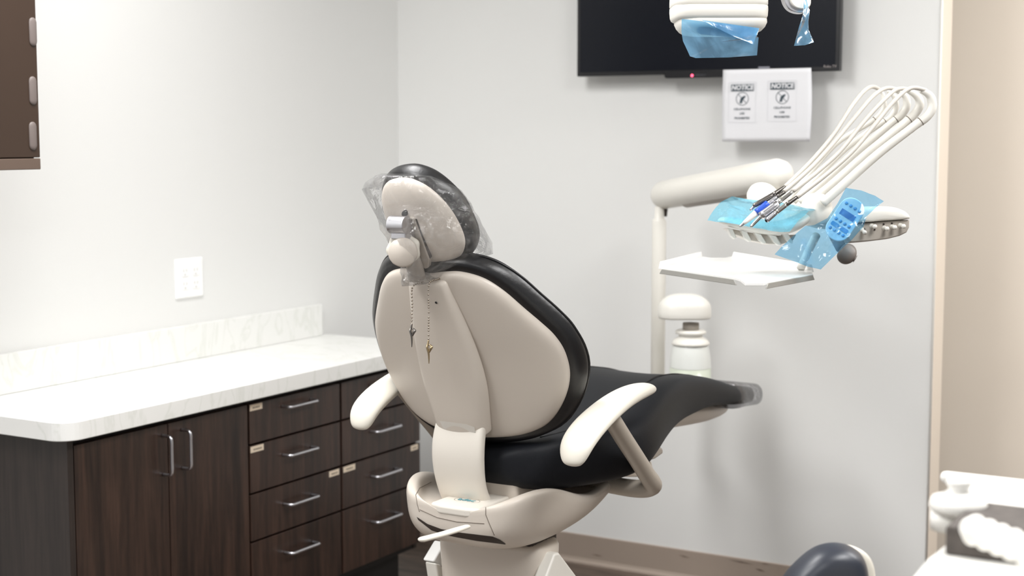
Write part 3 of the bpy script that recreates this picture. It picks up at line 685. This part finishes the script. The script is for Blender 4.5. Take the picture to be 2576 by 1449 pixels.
# ---- bib chain with two clips
bib = thing('bib_chain', 'bead chain with two metal clips hanging behind the dental chair headrest', 'bib chain', sback(0, .3, -.04))
def beads(name, pts, r, par):
    Q = cr(pts, 12); L = [Q[0]]; acc = 0
    for i in range(1, len(Q)):
        seg = (Q[i]-Q[i-1]).length; acc += seg
        if acc >= r*2.35: L.append(Q[i]); acc = 0
    VV, FF = [], []
    for c in L:
        k0 = len(VV); VV += [c+Vector((0, 0, r))]
        for a in (45, 90, 135):
            for j in range(6): VV.append(c+Vector((math.sin(math.radians(a))*math.cos(j*PI/3)*r, math.sin(math.radians(a))*math.sin(j*PI/3)*r, math.cos(math.radians(a))*r)))
        VV.append(c+Vector((0, 0, -r)))
        for j in range(6):
            j2 = (j+1) % 6; FF.append((k0, k0+1+j, k0+1+j2))
            for q in (0, 6): FF.append((k0+1+q+j, k0+7+q+j, k0+7+q+j2, k0+1+q+j2))
            FF.append((k0+13+j, k0+19, k0+13+j2))
    return mesh(name, VV, FF, M['chain'], par)
def chs(x, y): # point just behind the spine cover under pixel
    d = ray(x, y); off = .035; t_ = ((PB-NB*off)-EYE).dot(NB)/d.dot(NB); p = EYE+d*t_; return p
p1 = chs(1038, 722); p2 = chs(1079, 716)
lo1 = P(1036, 815, (p1-EYE).dot(FW)-.012); lo2 = P(1078, 856, (p2-EYE).dot(FW)-.012)
beads('ball_chain', [lo1, lo1.lerp(p1, .5), p1, p1+Vector((.005, .03, .008)), Vector((X0-.02, p1.y+.06, p1.z+.012)), Vector((X0+.02, p1.y+.062, p1.z+.014)), p2+Vector((0, .03, .008)), p2, p2.lerp(lo2, .5), lo2], .0021, bib)
def clip(c, m, tilt, open_=0.0, L=1):
    R_ = Matrix.Rotation(tilt, 3, FW)
    f = lambda a, b_, d: c+R_@(RT*a*.00078+UP*-b_*.00078-FW*d)
    tube('clip', [f(0, 0, 0), f(-2, 12, .001), f(-3, 18, .002), f(0, 30, .002), f(1, 44, .001), f(1, 58, 0)], [.0022, .003, .0035, .003, .0022, .001], m, bib, seg=8, flat=.6)
    tube('clip_lever', [f(1, 10, .003), f(8, 16, .004), f(6, 20, .004), f(2, 30, .003)], [.0012, .0028, .003, .0015], m, bib, seg=8)
clip(lo1, M['darkmetal'], .02); clip(lo2, M['brass'], 0)

# ================================================================= DELIVERY UNIT
PX, PYY = P(1657, 700, 4.5).x, P(1657, 700, 4.5).y
unit = thing('dental_delivery_unit', 'cream dental delivery unit with post, lifting arm and instrument head beyond the chair', 'dental unit', (PX, PYY, 0))
rp = .0215
lathe('post', [(rp*.6, .575), (rp, .58), (rp, 1.195), (rp*.93, 1.20), (rp*.7, 1.206), (rp*.62, 1.24)], (PX, PYY, 0), M['unit'], unit, bevel=0)
for y_ in (579, 600): c = P(1657.5, y_, 4.5-.0215); lathe('screw', [(.0001, 0), (.0018, 0), (.0001, .0008)], c, M['shadow'], unit, axis=-FW, seg=10)
tube('mount_arm', [(PX, PYY+.005, .60), (PX+.09, 3.85, .615), (X0-.06, 3.45, .655), (X0, 3.15, .70)], [.030, .033, .036, .036], M['shell'], unit, flat=.75, flatdir=Vector((0, 0, 1)), round_ends=True)
a0 = P(1672, 490, 4.48); a1 = P(1955, 440, 3.86)
tube('lifting_arm', [a0, a0.lerp(a1, .5), a1], .0425, M['unit'], unit, seg=32, smooth=2, round_ends=True)
lathe('arm_joint', [(.012, 0), (.014, .02), (.014, .04)], P(1668, 536, 4.5)+Vector((0, 0, -.01)), M['shadow'], unit)
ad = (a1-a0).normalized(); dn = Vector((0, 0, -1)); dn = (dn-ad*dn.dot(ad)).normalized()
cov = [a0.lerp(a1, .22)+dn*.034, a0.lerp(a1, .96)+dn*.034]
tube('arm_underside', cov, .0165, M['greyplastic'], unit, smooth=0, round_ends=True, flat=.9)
# hub that carries the water bottle
hc = P(1722, 790, 4.36)
hl = rrect(0, 0, .078, .055, .05)
ad2 = (Vector((hc.x, hc.y, 0))-Vector((PX, PYY, 0))).normalized(); pd = Vector((-ad2.y, ad2.x, 0))
def hub(z, s): return [hc+Vector((0, 0, z))+RT*x*s+Vector((RT.y*-1, RT.x, 0))*y*s for x, y in hl]
loft('bottle_hub', [hub(-.013, .98), hub(-.012, 1), hub(.022, 1), hub(.034, .93), hub(.046, .78), hub(.055, .58), hub(.06, .3)], M['unit'], unit, sub=1)
bx = P(1738, 812, 4.36)
lathe('bottle_connector', [(.024, 0), (.024, -.02)], bx, M['greyplastic'], unit)
# water bottle
B = thing('water_bottle', 'translucent white water bottle hanging below the hub on the post', 'bottle', (bx.x, bx.y, bx.z-.24))
bz = bx.z
lathe('cap', [(.02, -.0195), (.040, -.021), (.045, -.025), (.045, -.031), (.034, -.035), (.036, -.041), (.050, -.05), (.055, -.058), (.055, -.063), (.05, -.065)], (bx.x, bx.y, bz), M['unit'], B, seg=40)
lathe('body', [(.05, -.0655), (.053, -.075), (.058, -.10), (.060, -.13)], (bx.x, bx.y, bz), M['bottle'], B, seg=40, cap=False)
lathe('water', [(.0598, -.131), (.0615, -.19), (.0605, -.235), (.055, -.243)], (bx.x, bx.y, bz), M['water'], B, seg=40)

# --- instrument head. Z distance helpers; the head is about 3.2 m away
c6 = lambda x, y: (1760+x/4.6, 440+y/4.6)
ZH = 3.2
def H(x, y, Z=ZH): return P(*c6(x, y), Z)
# bracket from arm end to head
tube('head_bracket', [a1+Vector((0, 0, -.02)), a1+Vector((.0, -.02, -.07)), H(1000, 330, 3.5), H(1150, 420, 3.35)], [.018, .02, .03, .03], M['unit'], unit)
lathe('pivot_hub', [(.0001, .012), (.030, .011), (.036, .004), (.037, -.006), (.033, -.012), (.0001, -.013)], H(735, 245, 3.42), M['unit'], unit, axis=(UP*.55-FW*.9+RT*.1), seg=36)
lathe('pivot_ring', [(.020, .0115), (.026, .0125), (.028, .0115)], H(740, 250, 3.42), M['shell'], unit, axis=(UP*.55-FW*.9+RT*.1), seg=36, cap=False)
lathe('knuckle', [(.0001, .036), (.016, .033), (.028, .022), (.034, .006), (.034, -.010), (.028, -.026), (.02, -.034)], H(1350, 400, 3.2), M['unit'], unit, axis=Vector((0, 0, 1)), seg=32)
# holder: rounded bar spanning the front
hr = []
hol = [(215, 545, 20), (240, 520, 42), (330, 540, 62), (480, 570, 72), (640, 600, 78), (800, 620, 84), (950, 610, 90), (1080, 575, 96), (1190, 510, 84), (1270, 455, 56), (1300, 430, 24)]
for i, (x, y, r) in enumerate(hol):
    a = hol[max(i-1, 0)]; b_ = hol[min(i+1, len(hol)-1)]; T = (H(b_[0], b_[1])-H(a[0], a[1])).normalized()
    side = T.cross(Vector((0, 0, 1))).normalized(); upv = side.cross(T).normalized(); rm = r/4.6*ZH/FPX
    hr.append([H(x, y)+upv*math.sin(k*PI/8)*rm*.95+side*math.cos(k*PI/8)*rm*2.1 for k in range(16)])
holder = loft('instrument_holder', hr, M['unit'], unit, sub=2)
# rounded mount behind the holder joining knuckle and control box
hr = []
for x, y, r in ((1180, 520, 50), (1300, 520, 90), (1450, 545, 95), (1650, 540, 80), (1800, 530, 60)):
    hr.append([H(x, y, 3.24)+UP*math.sin(k*PI/8)*r/4.6*ZH/FPX-FW*math.cos(k*PI/8)*.04 for k in range(16)])
loft('head_housing', hr, M['unit'], unit, sub=2)
# slotted fingers beneath the holder
for i, (x, y, w) in enumerate(((360, 660, 70), (520, 690, 85), (680, 715, 95), (850, 735, 105), (1000, 715, 90))):
    f_ = [H(x-w*.55, y-55, 3.19), H(x+w*.35, y-30, 3.19), H(x+w*1.0, y+70, 3.21), H(x+w*.75, y+85, 3.21), H(x+w*.1, y+45, 3.2)]
    slab('holder_finger', f_, FW*.03, M['unit'], holder, bevel=.003)
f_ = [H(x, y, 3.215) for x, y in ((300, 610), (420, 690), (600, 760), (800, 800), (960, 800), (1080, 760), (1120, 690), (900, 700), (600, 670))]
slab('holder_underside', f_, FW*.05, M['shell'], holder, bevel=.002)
# control box on the right
def CB(x, y, Z): return H(x, y, Z)
oc = [(1500, 400), (1700, 372), (2080, 365), (2200, 372), (2320, 410), (2390, 460), (2410, 505)]
lowc = [(2410, 540), (2400, 610), (2370, 670), (2290, 710), (2150, 745), (1950, 770), (1790, 790)]
topo = [H(x, y, 3.22) for x, y in oc+[(2405, 520), (2200, 530), (1900, 556), (1600, 575)]]
cbx = loft('control_box', [[p-FW*d+(sum(topo, Vector())/len(topo)-p)*s for p in topo] for d, s in ((-.10, .1), (-.08, .03), (.0, 0), (.02, .01), (.032, .05), (.038, .12))], M['unit'], unit, sub=1)
lo_ = [H(x, y, 3.22) for x, y in [(1600, 577), (1900, 558), (2200, 532), (2404, 522)]+[(2400, 610), (2370, 670), (2290, 710), (2150, 745), (1950, 770), (1700, 790)]]
cl_ = sum(lo_, Vector())/len(lo_)
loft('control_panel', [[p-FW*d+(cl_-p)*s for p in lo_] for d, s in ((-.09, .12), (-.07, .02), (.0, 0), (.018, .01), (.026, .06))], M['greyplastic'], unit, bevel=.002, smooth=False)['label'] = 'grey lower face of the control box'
for (x, y, dx, dy) in ((1880, 635, 60, 65), (1990, 590, 70, 15), (2135, 615, 60, 15), (2225, 600, 60, 15), (2320, 585, 75, 18)):
    a = H(x, y, 3.195); b_ = H(x+dx, y+dy, 3.165)
    lathe('toggle_switch', [(.0055, 0), (.0055, .002), (.0032, .005), (.0032, .009), (.0048, .016), (.0048, .018), (.0001, .0185)], a, M['unit'], unit, axis=(b_-a), seg=16)
for (x, y) in ((1905, 625), (2025, 632), (2130, 570), (2225, 562)):
    lathe('panel_mark', [(.0001, .0), (.0022, 0), (.0001, .001)], H(x, y, 3.192), M['shadow'], unit, axis=-FW, seg=10)
# ribbed grey handle under the head
rp_ = [H(1640, 850, 3.2), H(1665, 900, 3.19), H(1700, 930, 3.18)]
pr_ = []
for i in range(41): h = i/40; pr_.append((.0235*math.sqrt(max(.08, 1-(2*h-.9)**2*.8))*(1 if i % 2 else .93), h*.036))
lathe('ribbed_handle', [(.01, -.001)]+pr_+[(.010, .037), (.0001, .038)], H(1625, 870, 3.19), M['ribbed'], unit, axis=(RT*.8-UP*.5-FW*.2), seg=28)
tube('handle_stem', [H(1560, 700, 3.22), H(1640, 850, 3.2)], .012, M['ribbed'], unit, smooth=0)
# keypad
KC = H(1680, 515, 3.12); kx = (H(1790, 315, 3.10)-H(1530, 700, 3.11)).normalized(); kn_ = (-FW+UP*.25-RT*.1); kn_ = (kn_-kx*kn_.dot(kx)).normalized(); ky = kn_.cross(kx).normalized()
if ky.dot(RT) < 0: ky = -ky
def K(a, b_, d=0): return KC+kx*a+ky*b_+kn_*d
kp_o = rrect(0, 0, .0485, .0265, .0245, 8)
kp = loft('keypad', [[K(a*s, b_*s, d) for a, b_ in kp_o] for d, s in ((-.016, .9), (-.014, .98), (-.002, 1), (.0, .97))], M['keypad'], unit, bevel=.001, smooth=False)
kp['label'] = 'pale blue keypad with small display'
mesh('display', [K(a, b_, .0006) for a, b_ in ((.004, -.017), (.017, -.017), (.017, .017), (.004, .017))], [(0, 1, 2, 3)], M['lcd'], kp, smooth=False)
for a, n_ in ((.030, 4), (-.008, 4), (-.030, 4)):
    for i in range(n_):
        b_ = (i-1.5)*.0105; lathe('button', [(.0035, 0), (.0035, .0008), (.0001, .001)], K(a, b_, .0002), M['key'], kp, axis=kn_, seg=14)
for b_ in (-.011, .011):
    ro = rrect(0, 0, .0045, .009, .003); loft('button', [[K(-.0195+x, b_+y, d) for x, y in ro] for d in (.0002, .001)], M['key'], kp, smooth=False)
# whip arms: fat cream arms that bend back over
c5 = lambda x, y: (1760+x/3.8125, 180+y/3.8125)
def G(x, y, Z): return P(*c5(x, y), Z)
warm = [
    ([(1180, 1260), (1330, 1130), (1700, 800), (2050, 530), (2170, 440), (2225, 360), (2225, 270), (2190, 215), (2120, 180)], 3.16, 45),
    ([(1060, 1245), (1250, 1100), (1600, 790), (1950, 505), (2050, 420), (2105, 340), (2105, 270), (2060, 215), (1990, 180)], 3.20, 42),
    ([(960, 1250), (1150, 1090), (1500, 780), (1830, 500), (1920, 430), (1980, 350), (1985, 270), (1950, 210), (1880, 180)], 3.24, 38),
    ([(900, 1250), (1060, 1080), (1400, 740), (1720, 510), (1820, 450), (1875, 370), (1880, 300), (1860, 230), (1800, 185)], 3.27, 30),
    ([(850, 1240), (980, 1070), (1300, 700), (1620, 500), (1720, 420), (1765, 350), (1765, 280), (1755, 220), (1730, 180)], 3.30, 26)]
for pts, Z, r in warm:
    rm = r/3.8125*Z/FPX
    w = tube('whip_arm', [G(x, y, Z-.012*i/8) for i, (x, y) in enumerate(pts)], [rm*1.05, rm, rm*.97, rm*.92, rm*.98, rm, rm*.95, rm*.8, rm*.55], M['unit'], unit, seg=18, smooth=6)
    a = Vector(pts[3]); 
    q0, q1 = G(*pts[3], Z-.0045), G(*pts[4], Z-.006); dd = (q1-q0).normalized(); qq = q0.lerp(q1, .55)
    tube('joint_line', [qq, qq+dd*.0012], rm*1.02, M['seam'], w, smooth=0, seg=18)
# handpieces with their hoses
hoses = [
    ([(820, 1105), (1060, 870), (1280, 610), (1450, 345), (1570, 195), (1655, 145), (1735, 178)], 3.04, 3.285, 'grey metal syringe handpiece, rearmost of the four in the holder'),
    ([(810, 1150), (1060, 930), (1280, 690), (1500, 425), (1660, 240), (1790, 160), (1925, 180)], 3.03, 3.23, 'handpiece with a blue ring and white tip, in the instrument holder'),
    ([(895, 1145), (1120, 970), (1350, 760), (1560, 500), (1740, 300), (1890, 172), (2030, 175)], 3.02, 3.19, 'thick chrome handpiece with a narrow tip, between blue-ringed one and open tube'),
    ([(935, 1205), (1200, 1000), (1460, 770), (1680, 510), (1860, 290), (2020, 160), (2170, 180)], 3.01, 3.15, 'chrome open-ended tube handpiece, frontmost of the four in the holder')]
HPs = []
for (pts, z0, z1, lab) in hoses:
    h = thing('handpiece', lab, 'handpiece', G(*pts[0], z0)); HPs.append((h, z0))
    n = len(pts); tube('hose', [G(x, y, z0+(z1-z0)*(i/(n-1))**1.3) for i, (x, y) in enumerate(pts)], .0046, M['hose'], h, seg=12, smooth=7)
def hbar(name, h, z, pa, pb, ra, rb, m, **k):
    a, b_ = H(*pa, z), H(*pb, z-.002); s = z/FPX/4.6
    return tube(name, [a, a.lerp(b_, .5), b_], [ra*s, (ra+rb)/2*s, rb*s], m, h, seg=18, smooth=2, **k)
h, z = HPs[0]
hbar('barrel', h, z, (1000, 125), (850, 235), 14, 34, M['darkmetal']); hbar('barrel_head', h, z, (850, 235), (640, 350), 34, 28, M['darkmetal'], round_ends=True)
hbar('nozzle', h, z, (650, 345), (585, 410), 18, 13, M['steel'])
h, z = HPs[1]
hbar('coupling', h, z, (985, 195), (900, 252), 22, 22, M['darkmetal']); hbar('barrel', h, z, (900, 252), (785, 335), 24, 24, M['steel'])
hbar('blue_ring', h, z, (790, 330), (655, 440), 40, 42, M['blue']); hbar('cone', h, z, (655, 440), (510, 560), 42, 22, M['white']); hbar('tip', h, z, (512, 558), (472, 592), 20, 14, M['steel'], round_ends=True)
h, z = HPs[2]
hbar('coupling', h, z, (1090, 182), (905, 325), 20, 24, M['chrome']); hbar('barrel', h, z, (905, 335), (705, 480), 50, 50, M['steel']); hbar('nozzle', h, z, (720, 470), (600, 592), 22, 18, M['chrome'], round_ends=True)
h, z = HPs[3]
hbar('coupling', h, z, (1130, 255), (1010, 340), 20, 26, M['darkmetal']); hbar('barrel', h, z, (1010, 340), (885, 435), 27, 27, M['chrome'])
hbar('barrel_end', h, z, (885, 435), (775, 528), 27, 30, M['steel'])
a = H(778, 526, z); ax_ = (H(700, 590, z-.01)-a).normalized(); lathe('mouth', [(.0001, .0007), (.0034, .0006), (.0036, 0)], a+ax_*.0016, M['hole'], h, axis=ax_, seg=18)

# --- blue films on the head
pts = [H(x, y, Z) for x, y, Z in ((90, 525, 3.13), (160, 410, 3.16), (240, 330, 3.2), (375, 250, 3.24), (650, 285, 3.24), (1050, 345, 3.22), (1350, 410, 3.17), (1260, 430, 3.15), (1160, 510, 3.125), (1040, 660, 3.10), (800, 640, 3.105), (560, 595, 3.11), (330, 550, 3.12), (200, 545, 3.12))]
tag(sheet('barrier_film', pts, M['filmcyan'], wr=.006, ws=28, dens=5, nr=12, bulge=.006), 'light blue plastic film wrapped over the instrument holder', 'plastic film', 'blue barrier films')
pts = [H(x, y, Z) for x, y, Z in ((1690, 150, 3.09), (1870, 180, 3.10), (2030, 240, 3.12), (2130, 305, 3.13), (2040, 380, 3.12), (1930, 480, 3.10), (1890, 600, 3.09), (1770, 740, 3.09), (1640, 860, 3.09), (1400, 1095, 3.10), (1240, 1060, 3.10), (1100, 1005, 3.11), (865, 920, 3.12), (960, 820, 3.12), (1090, 700, 3.11), (1220, 590, 3.10), (1330, 580, 3.095), (1480, 500, 3.09), (1590, 340, 3.085))]
tag(sheet('barrier_film', pts, M['filmblue'], wr=.011, ws=18, dens=5, nr=16, bulge=.006), 'blue plastic film sleeve draped over the keypad of the unit', 'plastic film', 'blue barrier films')

# --- tray
zt = 1.155
t = thing('instrument_tray', 'empty white instrument tray under the head of the delivery unit', 'tray', onZ(1860, 670, zt))
o_ = [(1663, 672), (1768, 645), (1786, 648), (1825, 648), (1840, 645), (2042, 680), (2046, 690), (1921, 712), (1875, 712), (1862, 702), (1850, 698)]
tp = [onZ(x, y, zt) for x, y in o_]
slab('tray_plate', tp, (0, 0, -.006), M['tray'], t, bevel=.001)
def lipseg(a, b_, h=.012, w=.006, m=M['tray'], lo=-.004):
    a, b_ = onZ(*a, zt), onZ(*b_, zt); d = (b_-a).normalized(); nn = Vector((-d.y, d.x, 0))
    slab('tray_lip', [a+Vector((0, 0, lo)), b_+Vector((0, 0, lo)), b_+Vector((0, 0, h))-d*.01, a+Vector((0, 0, h))+d*.01], nn*w, m, t, bevel=.001)
lipseg((1663, 672), (1768, 645)); lipseg((1840, 645), (2042, 680))
lipseg((1661, 675), (1855, 703), -.001, -.003, M['trayedge'], -.012); lipseg((1925, 712), (2047, 690), -.001, -.003, M['trayedge'], -.012)
tc = onZ(1990, 690, zt); tube('tray_arm', [H(1170, 1030, 3.3)+Vector((0, 0, -.01)), H(1250, 900, 3.32), H(1350, 700, 3.28)], .009, M['unit'], unit)

# ================================================================= OVERHEAD DENTAL LIGHT
c7 = lambda x, y: (1420+x/3.39, y/3.39)
ZL = 2.9
def Lp(x, y, Z=ZL): return P(*c7(x, y), Z)
ol_ = thing('dental_lamp', 'cream dental lamp head hanging in front of the television', 'lamp', Lp(1310, 300))
mm = ZL/FPX/3.39; lc = Lp(1310, 0, ZL+.06); BK = Vector((-math.sin(YAW), math.cos(YAW), 0))
def lring(y, hw, hd, dx=0, r=.5): 
    c = Lp(1310+dx, y, ZL+.07); m_ = min(hw*mm, hd)*r
    return [c+RT*a+BK*b_ for a, b_ in rrect(0, 0, hw*mm, hd, m_, 6)]
loft('lamp_head', [lring(-420, 330, .04), lring(-400, 380, .055), lring(-150, 402, .07), lring(20, 408, .075), lring(54, 408, .075), lring(62, 400, .073)], M['unit'], ol_)
loft('lower_shell', [lring(60, 398, .072), lring(66, 407, .0755), lring(100, 408, .077), lring(150, 404, .076), lring(172, 396, .072), lring(184, 380, .066), lring(188, 360, .06)], M['unit'], ol_)
loft('handle_shell', [lring(150, 372, .068, 12), lring(175, 384, .071, 14), lring(205, 384, .072, 16), lring(240, 368, .068, 16), lring(272, 340, .060, 14), lring(294, 300, .05, 10), lring(304, 240, .04, 8)], M['unit'], ol_)
so = [Lp(x, y, ZL-.004) for x, y in ((1130, 250), (1150, 228), (1230, 228), (1320, 250), (1460, 310), (1440, 320), (1160, 290), (1135, 275))]
slab('handle_slot', so, BK*.01, mat('deep_teal', srgb(10, 90, 105), .5), ol_, bevel=0)
tube('lamp_arm', [Lp(1310, -380, ZL+.08), Lp(1310, -650, ZL+.1), Lp(1500, -1200, ZL+.2), Lp(1500, -1800, ZL+.3)], .02, M['unit'], ol_)
zc_ = Lp(1500, -1800, ZL+.3)
tube('ceiling_post', [zc_+Vector((0, 0, -.05)), Vector((zc_.x, zc_.y, CEIL))], .03, M['unit'], ol_, smooth=0)
tube('yoke', [Lp(1310, -330, ZL+.08), Lp(1600, -420, ZL+.06), Lp(1850, -330, ZL+.05), Lp(1940, -150, ZL+.04)], .014, M['unit'], ol_)
hs_ = [(1850, -90), (1880, 30), (1940, 95), (2040, 110), (2090, 60), (2090, -90)]
slab('side_handle', cr([Lp(x, y, ZL+.02) for x, y in hs_], 6), BK*.03, M['steel'], ol_, bevel=.008)['label'] = 'grey side handle'
hs_ = [(1920, -90), (1930, 10), (1975, 62), (2045, 75), (2100, 40), (2100, -90)]
slab('side_grip', cr([Lp(x, y, ZL+.012) for x, y in hs_], 6), BK*.012, M['unit'], ol_, bevel=.005)
pts = [Lp(x, y, Z) for x, y, Z in ((1000, 160, ZL-.012), (1660, 240, ZL-.012), (1640, 310, ZL-.015), (1655, 320, ZL-.012), (1642, 472, ZL-.01), (1400, 490, ZL-.006), (1120, 495, ZL-.006), (1070, 480, ZL-.008), (1010, 350, ZL-.01), (997, 270, ZL-.012))]
tag(sheet('barrier_film', pts, M['filmlamp'], wr=.004, ws=12, dens=5, nr=12), 'blue plastic film hanging from the lower handle of the dental lamp', 'plastic film', 'blue barrier films')
pts = [Lp(x, y, Z) for x, y, Z in ((1170, 170, ZL-.016), (1660, 240, ZL-.016), (1610, 378, ZL-.02), (1420, 300, ZL-.018))]
tag(sheet('film_flap', pts, M['filmlamp'], wr=.002, ws=14, dens=5, nr=6), 'folded triangular flap of blue film on the front of the lamp handle', 'plastic film')
pts = [Lp(x, y, Z) for x, y, Z in ((2050, -60, ZL), (2075, 40, ZL-.004), (2092, 90, ZL-.01), (2082, 170, ZL-.012), (2085, 250, ZL-.014), (2127, 362, ZL-.016), (2050, 388, ZL-.016), (1958, 390, ZL-.016), (2000, 230, ZL-.014), (2035, 120, ZL-.01), (2040, 30, ZL-.004))]
tag(sheet('barrier_film', pts, M['filmlamp'], wr=.008, ws=26, dens=4, nr=7), 'narrow twisted ribbon of blue film hanging from the side handle', 'plastic film', 'blue barrier films')

# ================================================================= STOOL AND FOREGROUND CART
st = thing('operator_stool', 'dark vinyl stool with cream-shelled rounded backrest at the bottom edge', 'stool', (-.78, 2.25, 0))
ZS = 2.25
def Sp(x, y, Z=ZS): return P(1940+x/4.05, 1150+y/4.05, Z)
so_ = [(60, 1500), (70, 1350), (160, 1205), (260, 1100), (370, 1000), (480, 930), (600, 900), (700, 896), (800, 915), (890, 960), (950, 1020), (985, 1110), (1000, 1210), (1005, 1350), (980, 1500), (800, 1620), (250, 1620)]
so3 = [Sp(x, y) for x, y in so_]; sc_ = sum(so3, Vector())/len(so3)
loft('backrest', [[sc_+(p-sc_)*s-BK*d for p in so3] for s, d in ((.3, .034), (.6, .032), (.85, .024), (.96, .010), (1, -.006), (.99, -.02), (.95, -.026))], M['stool'], st, sub=2)
so4 = [Sp(x+62, y+10, ZS+.03) for x, y in so_]; s4 = sum(so4, Vector())/len(so4)
loft('backrest_shell', [[s4+(p-s4)*s-BK*d for p in so4] for s, d in ((1.0, .006), (1.02, 0), (1.0, -.02), (.8, -.03))], M['armpad'], st, sub=2)
tube('back_post', [s4+BK*.02, s4+Vector((0, 0, -.2))+BK*.02, Vector((-.78, 2.3, .46))], .012, M['steel'], st)
lathe('seat', [(.0001, .54), (.17, .54), (.195, .52), (.195, .49), (.18, .475), (.0001, .475)], (-.78, 2.42, 0), M['stool'], st)
lathe('column', [(.03, .08), (.03, .3), (.018, .3), (.018, .475)], (-.78, 2.42, 0), M['steel'], st)
for i in range(5):
    a = 2*PI*i/5+.3; d = Vector((math.cos(a), math.sin(a), 0)); c = Vector((-.78, 2.42, 0))
    l = tube('base_leg', [c+Vector((0, 0, .09)), c+d*.14+Vector((0, 0, .08)), c+d*.27+Vector((0, 0, .065))], [.02, .016, .012], M['steel'], st)
    lathe('caster', [(.0001, -.012), (.027, -.012), (.028, 0), (.027, .012), (.0001, .012)], c+d*.27+Vector((0, 0, .028)), M['hole'], l, axis=(-d.y, d.x, 0), seg=16)

cart = thing('equipment_cart', 'white equipment cart out of focus at the bottom right corner', 'cart', (-.1, 1.75, 0))
zc = .992
a = onZ(2376, 1408, zc)
out = [onZ(x, y, zc) for x, y in ((2385, 1352), (2330, 1395), (2285, 1449), (2240, 1530))]
pl_ = [out[3], out[2], out[1], out[0], Vector((-.49, 2.0, zc)), Vector((.35, 2.0, zc)), Vector((.35, out[3].y, zc))]
loft('body', [[Vector((p.x, p.y, z)) for p in pl_] for z in (.06, zc)], M['cart'], cart, smooth=False, bevel=.012, bseg=3)
for cx_, cy_ in ((-.42, 1.5), (.28, 1.5), (-.38, 1.92), (.28, 1.92)):
    lathe('caster', [(.0001, -.012), (.028, -.012), (.03, 0), (.028, .012), (.0001, .012)], (cx_, cy_, .03), M['hole'], cart, axis=(1, 0, 0), seg=16)
    tube('caster_fork', [(cx_, cy_, .03), (cx_, cy_, .065)], .014, M['steel'], cart, smooth=0)
c0 = onY(2372, 1200, 1.985)
box('back_panel', (c0.x+.012, .35), (1.988, 2.0), (zc, c0.z-.004), M['cart'], cart)
tube('top_rail', [(c0.x+.005, 1.985, c0.z), (.35, 1.985, c0.z)], .0085, M['cart'], cart, smooth=0, round_ends=True)
kk = onY(2410, 1300, 1.74)
lathe('corner_knob', [(.0001, .0), (.030, .0), (.034, .006), (.03, .016), (.018, .020), (.011, .026), (.015, .033), (.013, .038), (.0001, .04)], Vector((kk.x, kk.y, 1.015)), M['cart'], cart, seg=28)
lathe('knob_stem', [(.02, zc), (.02, 1.015)], Vector((kk.x-.012, kk.y, 0)), M['cart'], cart, seg=20)
t0 = onY(2376, 1404, 1.63)
foam = tag(box('perforated_tray', (t0.x, .34), (1.63, 1.765), (zc, 1.024), M['perf'], bevel=.003), 'dark grey perforated tray on the white cart', 'tray')
h0 = Vector((t0.x+.015, 1.80, 1.024+.014)); h1 = Vector((-.02, 1.60, 1.024+.014)); Lh = (h1-h0).length
h0 = onZ(2430, 1325, 1.04); h1 = onZ(2640, 1405, 1.04); dh = (h1-h0).normalized(); Lh = (h1-h0).length
tag(lathe('corrugated_hose', [(.009, 0)]+[(.017 if i % 2 else .0115, .004+i*.010) for i in range(int(Lh/.010))]+[(.01, Lh+.004)], Vector((h0.x, h0.y, 1.024+.0157)), M['cart'], None, axis=(dh.x, dh.y, 0), seg=18), 'white ribbed hose lying across the dark perforated tray', 'hose')
